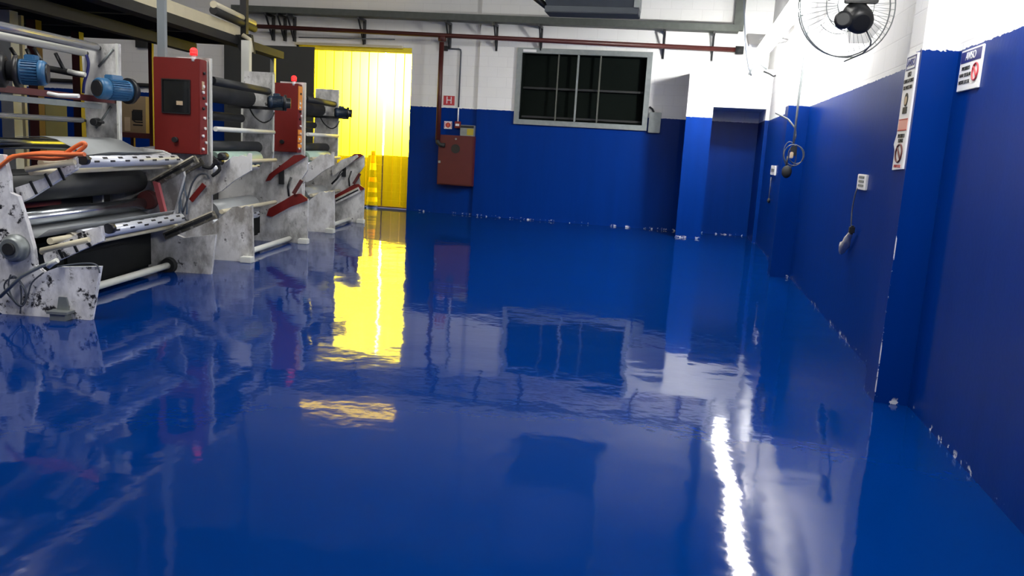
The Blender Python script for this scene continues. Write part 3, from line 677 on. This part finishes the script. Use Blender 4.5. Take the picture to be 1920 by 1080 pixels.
# ---- unit 1 (nearest)
u1o = MW(0, 0, 0)
t1 = thing('printing_press', 'nearest white press unit with orange hose draped over its rollers', 'machine', MW(-.6, 1.1, 0), 'white press units in a row')
np_ = mprof([(187, 500), (108, 501), (82, 511), (66, 498), (62, 465), (50, 420), (33, 368), (18, 361), (16, 330), (6, 290)], 0)
pts = [(0.024, 0)]+np_+[(-1.9, 1.25), (-1.9, 0.02), (-.72, .02), (-.68, 0)]
pl = MB().prism(*mprism(pts, 0, TH)).build('side_plate', 'plate_worn', t1)
# hub flange and ring on the near plate
h_ = MP(24, 466, -.05)
b = MB(); b.prof(MW(h_[0], -.09, h_[1]), MW(h_[0], 0, h_[1]), [(0, .075), (.02, .09), (.05, .09), (.052, .105), (.09, .105)]); b.build('hub_flange', 'galv', pl)
b = MB(); b.prof(MW(h_[0], -.11, h_[1]), MW(h_[0], -.08, h_[1]), [(0, .045), (.03, .05)]); b.build('hub_core', 'dark', pl)
a = MP(115, 590, -.04)
b = MB(); b.box(MW(a[0], -.05, .06), (.16, .10, .02), (MU, MV, MZ)); b.prism([MW(a[0]-.05, -.008, .05), MW(a[0]+.05, -.008, .05), MW(a[0]+.03, -.008, .17), MW(a[0]-.03, -.008, .17)], MV*-.012)
b.box(MW(a[0], -.05, .025), (.12, .08, .05), (MU, MV, MZ)); b.build('foot_bracket', 'galv', pl)
b = MB(); b.path([MW(*(lambda q: (q[0], -.05, q[1]))(MP(x, y, -.05))) for x, y in ((0, 557), (40, 518), (75, 500), (108, 487))], .014); b.build('rod', 'galv', pl)
b = MB(); b.path([MW(*(lambda q: (q[0], -.06, q[1]))(MP(x, y, -.06))) for x, y in ((90, 500), (100, 492), (108, 488))], .02); b.build('rod_clamp', 'steel_white', pl)
def mloop(pts, v): return [MW(*(lambda q: (q[0], v, q[1]))(MP(x, y, v))) for x, y in pts]
def smooth(pts, k=4):
    out = []; n = len(pts)
    for i in range(n-1):
        p0, p1, p2, p3 = pts[max(i-1, 0)], pts[i], pts[i+1], pts[min(i+2, n-1)]
        for j in range(k):
            s = j/k; out.append(.5*((2*p1)+(p2-p0)*s+(2*p0-5*p1+4*p2-p3)*s*s+(3*p1-p0-3*p2+p3)*s**3))
    out.append(pts[-1]); return out
b = MB()
b.path(smooth(mloop([(82, 511), (60, 530), (52, 555), (40, 575), (22, 560), (8, 540), (14, 525), (32, 522), (45, 540), (48, 560), (38, 574)], -.03)), .006)
b.path(smooth(mloop([(20, 515), (16, 530), (20, 552), (34, 570), (44, 572), (50, 552), (38, 530), (28, 518), (20, 520)], -.05)), .006)
b.path(smooth(mloop([(38, 535), (40, 555), (38, 588)], -.03)), .006)
b.build('looped_cable', 'cable', t1)
b = MB(); b.path(smooth(mloop([(108, 500), (140, 495), (172, 494), (184, 500), (187, 512)], -.01)), .006); b.build('edge_cable', 'cable', t1)
# near slide arms (upper and lower) standing inboard of the near plate
for pts_, v in (([(28, 352), (80, 335), (140, 296), (141, 318), (105, 340), (55, 372), (36, 380)], .10), ([(78, 470), (120, 452), (150, 436), (188, 424), (192, 452), (150, 470), (120, 484), (86, 499)], .10)):
    q = [(u, z) for u, z in mprof(pts_, v)]
    o = MB().prism(*mprism(q, v, .05)).build('slide_arm', 'plate_worn', t1)
    (xa, ya_), (xb, yb_) = pts_[0], pts_[2] if pts_[0][0] < 50 else pts_[3]
    b = MB()
    for f_ in (.25, .5, .72):
        c_ = MP(xa+(xb-xa)*f_+6, ya_+(yb_-ya_)*f_+14, v-.01); b.box(MW(c_[0], v-.006, c_[1]), (.02, .012, .12), (MU*.8+MZ*.4, MV, MZ*.8-MU*.4))
    b.build('slot', 'black', o)
b = MB(); q = MP(112, 461, .02); b.tube(MW(q[0]-.16, .04, q[1]-.05), MW(q[0]+.22, .04, q[1]+.06), .022); b.build('hydraulic_rod', 'cream', t1)
b = MB(); q = MP(70, 312, .02); b.tube(MW(q[0]-.10, .04, q[1]-.03), MW(q[0]+.28, .04, q[1]+.05), .022); b.build('hydraulic_rod', 'cream', t1)
b = MB(); q = MP(135, 300, .02); b.tube(MW(q[0], .15, q[1]), MW(q[0], .20, q[1]), .040); b.build('shaft_chuck', 'black', t1)
b = MB(); q = MP(185, 432, .02); b.tube(MW(q[0], .15, q[1]), MW(q[0], .20, q[1]), .040); b.build('shaft_chuck', 'black', t1)
# far plate of unit 1
V1 = 2.31
fp = [(-.045, 0)]+mprof([(404, 440), (345, 446), (330, 440), (325, 400), (345, 330), (340, 300)], V1)+[(-.55, 1.25), (-.9, 1.27), (-.99, 1.30)]+mprof([(222, 82), (152, 82)], V1)+[(-1.34, 1.25), (-1.7, 1.15), (-1.7, 0)]
MB().prism(*mprism(fp, V1, TH)).build('side_plate', 'plate_clean', t1)
b = MB(); q0, q1 = MP(222, 82, V1), MP(222, 262, V1)
b.box(MW((q0[0]+q1[0])/2, V1-.01, (q0[1]+q1[1])/2), (.018, .03, q0[1]-q1[1]), (MU, MV, MZ)); b.build('edge_trim', 'steel_white', t1)
F = lambda x, y, v=V1: MP(x, y, v)
roller(t1, 'guide_roller', F(186, 90), -.9, V1, .042, 'shaft')
roller(t1, 'guide_roller', F(163, 100), -.9, V1, .036, 'steel_white')
roller(t1, 'guide_roller', F(160, 226), -.9, V1, .026, 'shaft')
roller(t1, 'chrome_roller', F(150, 270), -.0, V1, .052, 'chrome', capr=.05)
roller(t1, 'chrome_roller', F(274, 381), .0, V1, .062, 'chrome', capr=.058)
roller(t1, 'rubber_roller', F(262, 338), .05, V1, .115, 'rubber')
airshaft(t1, F(332, 299), .55, V1-.05, .050)
airshaft(t1, F(342, 408), .50, V1-.05, .050)
for uz_, ve in ((F(332, 299), .55), (F(342, 408), .50)):
    b = MB(); bar(b, uz_, .10, ve, .026); b.build('journal', 'cream', t1)
    b = MB(); bar(b, uz_, ve-.14, ve-.07, .04); bar(b, uz_, ve-.07, ve-.04, .03); b.build('collar', 'rail', t1)
b = MB(); bar(b, F(318, 312), .10, V1, .022); b.build('tie_bar', 'cream', t1)
b = MB(); bar(b, F(330, 423), .10, V1, .022); b.build('tie_bar', 'cream', t1)
q = F(318, 497); b = MB(); bar(b, q, TH, V1, .034); o = b.build('base_tube', 'steel_white', t1)
b = MB(); b.prof(MW(q[0], V1-.05, q[1]), MW(q[0], V1, q[1]), [(0, .075), (.05, .085)]); b.build('collar', 'dark', o)
# far rails
rail(t1, F(292, 344), F(374, 298), V1-.06, .085); rail(t1, F(314, 441), F(408, 401), V1-.06, .085)
b = MB(); b.box(MW(*(lambda q: (q[0], V1-.12, q[1]))(F(312, 373))), (.055, .05, .36), (MU*.97-MZ*.24, MV, MZ*.97+MU*-.24)); b.build('link_bar', 'red_pink', t1)
b = MB(); q = F(282, 374); b.prof(MW(q[0], V1-.10, q[1]), MW(q[0], V1-.02, q[1]), [(0, .09), (.08, .10)]); b.build('bearing', 'red_dark', t1)
# webs
def sheet(t, path, v0, v1, name='film_web', mat='web'):
    b = MB(); A = [b.bm.verts.new(MW(u, v0, z)) for u, z in path]; B = [b.bm.verts.new(MW(u, v1, z)) for u, z in path]
    for i in range(len(path)-1): f = b.bm.faces.new([A[i], A[i+1], B[i+1], B[i]]); f.smooth = True
    ob = b.build(name, mat, t); sd = ob.modifiers.new('s', 'SOLIDIFY'); sd.thickness = .003; return ob
a, c = F(274, 392), F(342, 402)
sheet(t1, [(a[0]-.02, a[1]), (a[0]+.10, a[1]-.04), (c[0]-.12, c[1]-.02), (c[0]-.02, c[1]+.05)], .12, V1-.12)
a, c = F(215, 262), F(330, 292)
sheet(t1, [(a[0]-.25, a[1]+.0), (a[0], a[1]+.02), (a[0]+.12, a[1]+.0), (c[0]-.25, c[1]+.0), (c[0]-.05, c[1]+.04)], 1.15, V1-.08)
# inner body
b = MB(); b.box(MW(-1.25, 1.17, .45), (.35, 2.2, .86), (MU, MV, MZ), bev=.02); b.build('inner_housing', 'dark', t1)
b = MB(); b.box(MW(-1.0, 1.1, 1.02), (.5, 2.1, .06), (MU, MV, MZ), bev=.01); b.build('inner_shelf', 'dark', t1)
b = MB(); b.box(MW(-.86, 1.2, .28), (.5, 2.0, .44), (MU, MV, MZ), bev=.03); b.build('dark_filler', 'interior_black', t1)  # black box added to darken the space between the side plates
b = MB(); b.box(MW(-.62, 1.2, .26), (.06, 1.0, .22), (MU, MV, MZ), bev=.01); b.build('drive_motor', 'interior_black', t1)
b = MB(); q = MP(110, 382, .9); b.box(MW(q[0]-.25, .9, q[1]+.02), (.12, .7, .12), (MU, MV, MZ), bev=.01); b.build('drip_tray', 'red', t1)
b = MB(); q = MP(172, 362, 1.9); b.box(MW(q[0], 1.95, q[1]), (.17, .03, .22), (MU, MV, MZ)); b.build('inner_bracket', 'plate_clean', t1)
# motors on a red carrier beam
a = MP(225, 190, V1+.1)
b = MB(); b.box(MW(a[0]-.03, .75, a[1]), (.10, 3.3, .055), (MU, MV, MZ)); b.build('carrier_beam', 'red_dark', t1)
b = MB(); b.box(MW(a[0]-.02, .6, a[1]-.07), (.07, 2.9, .05), (MU, MV, MZ)); b.build('lower_beam', 'galv', t1)
q = MP(182, 165, 1.75); motor(t1, q, 1.75, (MV*.93+MU*.36).normalized(), .34, .10)
q = MP(88, 138, .62); dm = (MU*-.92-MV*.38).normalized(); motor(t1, q, .62, dm, .19, .10)
e_ = MW(q[0], .62, q[1])+dm*.28; b = MB(); b.prof(e_, e_+dm*.4, [(0, .10), (.02, .135), (.37, .135), (.40, .11)]); b.build('gear_drum', 'black', t1)
for (x, y), (x2, y2) in (((64, 90), (86, 128)), ((104, 100), (122, 135)), ((20, 90), (34, 112)), ((50, 92), (62, 118))):
    v = 1.9
    b = MB(); b.path(mloop([(x, y), ((x+x2)/2, (y+y2)/2), (x2, y2)], v), .018); b.build('lever', 'black', t1)
b = MB(); b.path(mloop([(88, 128), (110, 132), (140, 138), (158, 140)], 1.9), .03); b.build('cross_arm', 'dark', t1)
b = MB(); b.path(mloop([(128, 133), (142, 137), (160, 140)], 1.85), .022); b.build('cylinder_rod', 'steel_white', t1)
b = MB(); b.path(smooth(mloop([(162, 103), (166, 118), (164, 135), (158, 155), (156, 175)], 2.2)), .014); b.build('blue_cable', 'sign_blue', t1)
b = MB(); b.path(mloop([(90, 175), (110, 179), (148, 180)], 1.0), .018); b.build('cable_tie_bundle', 'white', t1)
q = F(183, 229); b = MB(); b.prof(MW(q[0], V1-.08, q[1]), MW(q[0], V1, q[1]), [(0, .035), (.08, .045)]); b.path([MW(q[0], V1-.06, q[1]), MW(q[0]+.10, V1-.06, q[1]+.0)], .014); b.build('locking_handle', 'black', t1)
for a_, c_ in (((212, 92), (185, 125)), ((208, 200), (180, 240))):
    b = MB(); b.path(mloop([a_, c_], V1-.005), .012); b.build('diagonal_stay', 'galv', t1)

# orange hose draped over the upper shafts
hs = MB()
hv = .0
hs.path(smooth(mloop([(-14, 325), (0, 312), (20, 297), (40, 291), (80, 289), (120, 290), (158, 289)], hv)), .016)
hs.path(smooth(mloop([(-14, 318), (0, 308), (25, 293), (60, 295), (100, 298), (135, 293), (150, 282), (160, 273), (156, 268), (140, 276), (122, 288)], hv+.04)), .016)
hs.path(smooth(mloop([(30, 292), (70, 287), (110, 286), (150, 289), (160, 290)], hv+.08)), .014)
tag(hs.build('air_hose', 'orange'), 'orange rubber hose draped over the upper arm of the nearest press', 'hose')

# ---- canonical units 2 and 3
CR = {}   # (u,z) positions measured on the second unit's far plate
for k_, (x, y) in dict(r1=(504, 172), r2=(474, 186), r3=(462, 223), bar=(512, 248), r4=(484, 276), r5=(497, 297), s1=(503, 311), tie1=(520, 300), reel=(488, 383), s2=(503, 397), tie2=(520, 378)).items(): CR[k_] = MP(x, y, 5.19)
def plate_near(v):
    f = lambda L: mprof(L, 3.28)
    up = f([(470, 320), (440, 338), (415, 358), (395, 365)]); top = f([(395, 330), (410, 314), (425, 302), (437, 293), (446, 294), (452, 291), (462, 294), (466, 287), (470, 288)])
    foot = f([(472, 385), (467, 388), (461, 386), (452, 390), (446, 387), (436, 388), (424, 398), (410, 410), (395, 423)])
    return [(0.038, 0)]+foot+[(-.455, .60)]+up[::-1]+top[::-1]+[(-.455, 1.12), (-.458, 2.27), (-.85, 2.27), (-.86, 1.3), (-1.6, 1.2), (-1.6, 0)]
def plate_near(v):
    f = lambda L: mprof(L, 3.28)
    foot = f([(472, 385), (467, 388), (461, 386), (452, 390), (446, 387), (436, 388), (424, 398), (410, 410), (396, 423)])
    under = f([(396, 366), (415, 358), (440, 338), (470, 320)])
    top = f([(470, 288), (466, 287), (462, 294), (452, 291), (446, 294), (437, 293), (425, 302), (410, 314), (396, 330)])
    return [(0.038, 0)]+foot+under+top+[(-.458, 1.25), (-.458, 2.27), (-.85, 2.27), (-.86, 1.3), (-1.6, 1.2), (-1.6, 0)]
def plate_far(v):
    f = lambda L: mprof(L, 5.21)
    foot = f([(577, 374), (567, 366), (564, 338), (576, 320)])
    top = f([(576, 294), (570, 296), (545, 311), (518, 327), (508, 330)])
    return [(0.060, 0)]+foot+top+[(-.43, 1.25), (-.43, 2.29), (-.84, 2.29), (-.86, 1.3), (-1.6, 1.2), (-1.6, 0)]
def unit(v0, v1, lab, last=False):
    t = thing('printing_press', lab, 'machine', MW(-.6, (v0+v1)/2, 0), 'white press units in a row')
    MB().prism(*mprism(plate_near(v0), v0, TH)).build('side_plate', 'plate', t)
    MB().prism(*mprism(plate_far(v1), v1, TH)).build('side_plate', 'plate_clean', t)
    for v, u in ((v0, -.462), (v1, -.435)):
        b = MB(); b.box(MW(u, v-.004, 1.75), (.016, .03, 1.03), (MU, MV, MZ)); b.build('edge_trim', 'steel_white', t)
    a0, a1 = v0+TH, v1
    roller(t, 'rubber_roller', CR['r1'], a0, a1, .050, 'rubber')
    roller(t, 'rubber_roller', CR['r2'], a0, a1-.15, .115, 'dark')
    roller(t, 'rubber_roller', CR['r3'], a0, a1-.15, .055, 'rubber')
    b = MB(); bar(b, CR['bar'], a0, a1, .028); b.build('tie_bar', 'steel_white', t)
    roller(t, 'rubber_roller', CR['r4'], a0, a1, .075, 'rubber')
    roller(t, 'film_reel', CR['r5'], a0+.1, a1-.3, .10, 'green_sheet')
    airshaft(t, CR['s1'], v0+.05, a1-.45, .045)
    b = MB(); bar(b, CR['tie1'], a0, a1-.1, .026); b.build('tie_bar', 'cream', t)
    roller(t, 'film_reel', CR['reel'], a0+.1, a1-.35, .15, 'web')
    airshaft(t, CR['s2'], v0+.05, a1-.45, .045)
    b = MB(); bar(b, CR['tie2'], a0, a1-.1, .026); b.build('tie_bar', 'cream', t)
    b = MB(); bar(b, (-.19, .055), a0, a1, .034); o = b.build('base_tube', 'steel_white', t)
    b = MB(); bar(b, (-.85, .10), a0, a1, .03); o = b.build('base_tube', 'steel_white', t)
    b = MB(); b.box(MW(-1.35, (v0+v1)/2+.02, .6), (.35, v1-v0-.12, 1.15), (MU, MV, MZ), bev=.02); b.build('inner_housing', 'dark', t)
    b = MB(); b.box(MW(-.78, (v0+v1)/2+.02, .30), (.4, v1-v0-.14, .42), (MU, MV, MZ), bev=.03); b.build('dark_filler', 'interior_black', t)  # added black filler, keeps this unit's interior dark
    # red channels on the far plate and dark rails
    f = lambda x, y: MP(x, y, 5.21)
    for pp in ([(502, 404), (506, 391), (535, 375), (553, 364), (564, 363), (577, 372), (577, 376), (545, 388), (512, 406)], [(500, 340), (507, 326), (535, 305), (553, 291), (566, 290), (575, 294), (545, 312), (518, 328), (508, 338)]):
        MB().prism(*mprism([f(*q) for q in pp], v1-.045, .04)).build('red_channel', 'red', t)
    b = MB(); b.box(MW(*(lambda q: (q[0], v1-.09, q[1]))(f(562, 350))), (.045, .04, .22), (MU*.85+MZ*-.5, MV, MZ*.85+MU*.5)); b.build('link_bar', 'red_dark', t)
    b = MB(); b.path([MW(*(lambda q: (q[0], v1-.03, q[1]))(f(x, y))) for x, y in ((547, 332), (541, 350), (543, 368))], .014); b.build('hydraulic_line', 'black', t)
    b = MB(); b.box(MW(-.30, v1-.03, .93), (.07, .02, .26), (MU, MV, MZ)); b.build('slot_cover', 'black', t)
    # floor shoe
    b = MB(); b.box(MW(-.02, v0-.04, .035), (.13, .12, .07), (MU, MV, MZ), bev=.006); b.build('floor_shoe', 'steel_white', t)
    b = MB(); b.box(MW(0.02, v1-.03, .035), (.13, .12, .07), (MU, MV, MZ), bev=.006); b.build('floor_shoe', 'steel_white', t)
    # motor outside on the aisle side with carrier
    q = MP(503, 191, 5.05); vm = v1-.16
    motor(t, (q[0], q[1]), vm, (MU*.95+MV*.3).normalized(), .20, .085, 'black', plain('dark_blue_motor', (.015, .03, .055), .4))
    b = MB(); b.box(MW(-.62, vm+.02, 1.81), (.75, .07, .04), (MU, MV, MZ)); b.build('motor_carrier', 'dark', t)
    b = MB(); b.path(smooth([MW(-.70, vm, 1.80), MW(-.62, vm-.05, 1.70), MW(-.50, vm-.05, 1.62), MW(-.40, vm-.05, 1.66), MW(-.36, vm, 1.76)]), .010); b.build('motor_cable', 'black', t)
    return t
t2 = unit(3.28, 5.21, 'middle white press unit with red cabinet at its near side')
cabinet(t2, -1.01, -.49, 3.06, 3.27, 1.205, 2.24, True)
t3 = unit(6.66, 8.42, 'farthest white press unit standing nearest the yellow curtain', True)
cabinet(t3, -.94, -.50, 6.44, 6.65, 1.215, 2.235, False)
t_ = MB(); q = MP(304, 60, 3.2); t_.box(MW(q[0], 3.2, (2.245+CZ)/2), (.085, .06, CZ-2.25), (MU, MV, MZ)); t_ = t_.build('cable_duct', 'post'); tag(t_, 'tall grey rectangular duct rising from the top of the nearest red cabinet', 'duct')
# extras on the middle press's near plate: air lines, red stripe, knobs
for i, (x, sx) in enumerate(((326, 4), (334, -3), (341, 5), (348, -4))):
    b = MB(); b.path(smooth(mloop([(x, 320), (x+sx, 345), (x-sx*.5, 372), (x+2, 402)], 3.24)), .009); b.build('air_line', 'hose_blue', t2)
b = MB(); b.path(smooth(mloop([(343, 398), (352, 372), (360, 345), (372, 328), (386, 326), (392, 335)], 3.22)), .011); b.build('air_line', 'cable', t2)
A_, B_ = mloop([(358, 376), (383, 346)], 3.25)
b = MB(); d = (B_-A_).normalized(); b.box((A_+B_)/2, ((B_-A_).length, .02, .055), (d, MV, MV.cross(d))); b.build('red_bar', 'red', t2)
for x, y in ((417, 293), (408, 303)):
    q = MP(x, y, 3.2); b = MB(); b.prof(MW(q[0], 3.14, q[1]), MW(q[0], 3.28, q[1]), [(0, .03), (.03, .045), (.14, .045)]); b.build('hand_knob', 'black', t2)
b = MB(); b.path(smooth(mloop([(380, 312), (395, 315), (405, 305), (412, 318), (398, 330)], 3.2)), .02); b.build('linkage', 'dark', t2)
rail(t2, MP(300, 345, 3.2), MP(378, 302, 3.2), 3.22, .08)
# upright tips of the last unit's rails
b = MB(); f = lambda x, y: MP(x, y, 8.36)
q = [f(x, y) for x, y in ((622, 315), (640, 300), (670, 290), (672, 294), (650, 312), (624, 330))]
b.prism(*mprism(q, 8.34, .05)).build('slide_arm', 'plate_clean', t3)
b = MB(); b.path(mloop([(622, 345), (632, 335), (642, 320)], 8.3), .018); b.build('stay', 'black', t3)
rail(t3, MP(628, 378, 8.36), MP(674, 355, 8.36), 8.37, .09, 'slide_rail', 'plate_clean', slots=True)

# ================================================================== MEZZANINE OVER THE PRESS LINE
t = thing('mezzanine', 'raised dark deck with cream edge beam above the presses', 'platform', MW(-3, 3, 0))
e1 = MP(445, 66, 7.0); ue, ze = e1
def mbox(b, u0, u1, v0, v1, z0, z1): b.box(MW((u0+u1)/2, (v0+v1)/2, (z0+z1)/2), (abs(u1-u0), abs(v1-v0), abs(z1-z0)), (MU, MV, MZ))
b = MB(); mbox(b, ue-.05, ue+.05, -4, 7.0, ze-.04, ze+.13); b.build('edge_beam', 'cream', t)
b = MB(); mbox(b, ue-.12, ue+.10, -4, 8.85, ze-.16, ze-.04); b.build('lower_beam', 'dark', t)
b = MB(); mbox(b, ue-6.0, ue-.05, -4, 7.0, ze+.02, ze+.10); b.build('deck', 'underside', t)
for v in (-2, -.5, 1, 2.5, 4, 5.5, 6.9):
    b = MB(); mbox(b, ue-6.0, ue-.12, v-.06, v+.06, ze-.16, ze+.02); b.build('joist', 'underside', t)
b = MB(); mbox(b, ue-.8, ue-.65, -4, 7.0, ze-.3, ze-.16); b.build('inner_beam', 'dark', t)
for px, pyb, vv, w_, mt in ((512, 140, 8.8, .07, 'galv'), (462, 140, 6.2, .12, 'steel_white')):
    q = MP(px, pyb, vv)
    b = MB(); mbox(b, q[0]-w_/2, q[0]+w_/2, vv-.05, vv+.05, 0, ze-.16); b.build('post', mt, t)
q = MP(458, 0, 7.1); b = MB(); mbox(b, q[0]-.05, q[0]+.05, 7.05, 7.15, ze-.1, CZ); b.build('hanger', 'black', t)
q = MP(253, 0, 4.5); b = MB(); mbox(b, q[0]-.07, q[0]+.07, 4.45, 4.55, ze+.05, CZ); b.build('hanger', 'black', t)
# bracket at the deck's end
b = MB(); b.prism(*mprism([MP(x, y, 6.8) for x, y in ((415, 66), (470, 64), (475, 100), (452, 98), (440, 80))], 6.8, .1)); b.build('end_gusset', 'dark', t)
b = MB(); b.path(mloop([(455, 66), (468, 74), (472, 98)], 6.75), .035); b.build('cream_hook', 'cream', t)
t = thing('tube_lamp', 'slim cream fluorescent fitting hanging at the deck edge left of the doorway', 'lamp', MW(ue+.3, 6, ze+.2))
a_, c_ = MP(400, 8, 5.9), MP(476, 44, 7.6)
b = MB(); b.tube(MW(a_[0], 5.9, a_[1]), MW(c_[0], 7.6, c_[1]), .05); b.build('fitting', 'cream', t)
b = MB(); b.tube(MW(a_[0]+.0, 5.9, a_[1]-.08), MW(c_[0], 7.6, c_[1]-.08), .06); b.build('housing', 'dark', t)
# ================================================================== THINGS BEHIND THE PRESS LINE
def post(px, py0, py1, v, w_, mt, lab, z1=None, name='post'):
    q = MP(px, 160, v); b = MB(); mbox(b, q[0]-w_/2, q[0]+w_/2, v-w_/2, v+w_/2, 0, z1 or CZ-.01)
    return tag(b.build(name, mt), lab, 'post')
post(20, 0, 0, 4.2, .16, 'steel_white', 'wide cream painted post at the far left behind the press', ze-.165)
post(44, 0, 0, 4.6, .05, 'cream', 'thin cream pipe just right of the wide cream post', ze-.165, 'pole')
post(68, 0, 0, 5.02, .13, 'red_dark', 'dark red post with twin ribs behind the nearest press', ze-.165)
post(148, 0, 0, 6.2, .12, 'brown_red', 'brown red post behind the nearest press upper plate', ze-.165)
post(284, 0, 0, 6.8, .06, 'brown_red', 'thin red pipe post left of the big red cabinet', ze-.165, 'pole')
def panel(px0, px1, py0, v, th, mt, name, lab, cat):
    a_, c_ = MP(px0, py0, v), MP(px1, py0, v)
    b = MB(); mbox(b, a_[0], c_[0], v, v+th, 0, a_[1]); t = b.build(name, mt); return tag(t, lab, cat)
panel(52, 84, 182, 5.2, .5, 'olive', 'electrical_enclosure', 'dark olive grey floor cabinet behind the press rollers at far left', 'cabinet')
panel(141, 158, 182, 6.5, .4, 'olive', 'locker', 'narrow olive grey locker between blue wall and press plate', 'cabinet')
# cardboard carton on a dark table
vC = 8.2
a_, c_ = MP(222, 178, vC), MP(274, 250, vC)
t = thing('work_table', 'low dark red table carrying the cardboard carton', 'table', MW((a_[0]+c_[0])/2, vC+.3, 0))
b = MB(); mbox(b, a_[0]-.1, c_[0]+.5, vC-.1, vC+.6, c_[1]-.09, c_[1]); b.build('tabletop', 'red_dark', t)
for uu in (a_[0]-.05, c_[0]+.45):
    for vv in (vC-.05, vC+.55):
        b = MB(); mbox(b, uu-.03, uu+.03, vv-.03, vv+.03, 0, c_[1]-.09); b.build('leg', 'red_dark', t)
t = thing('cardboard_carton', 'brown cardboard carton with black vertical lettering behind the nearest press', 'box', MW((a_[0]+c_[0])/2, vC+.2, c_[1]))
b = MB(); mbox(b, a_[0], c_[0], vC, vC+.4, c_[1], a_[1]); b.build('carton', 'card', t)
b = MB(); mbox(b, c_[0]-.25, c_[0]-.06, vC-.003, vC, a_[1]-.42, a_[1]-.26); b.build('black_block', 'ink', t)
text_mesh('LUI', .26, MW(c_[0]-.155, vC-.003, c_[1]+.26), -MZ, MU, -MV, 'ink', t, sx=.8)
b = MB(); mbox(b, a_[0]+.10, a_[0]+.2, vC-.003, vC, c_[1]+.02, c_[1]+.26); b.build('paper_label', 'tan', t)
# control switch box on back wall at left
p = PY(268, 74, Y3); tag(MB().bb(p.x-.16, p.x+.1, Y3-.05, Y3+.06, p.z-.18, p.z+.2).build('switch_box', 'dark'), 'dark switch box high on the back wall left of the grey post', 'electrical box')
tag(MB().tube(PY(60, 148, Y3-.02), PY(420, 168, Y3-.02), .045, seg=10).build('wall_pipe', 'dark'), 'dark horizontal pipe low on the white back wall behind the presses', 'pipe')
for o in bpy.data.objects:
    if '_w' in o: del o['_w']
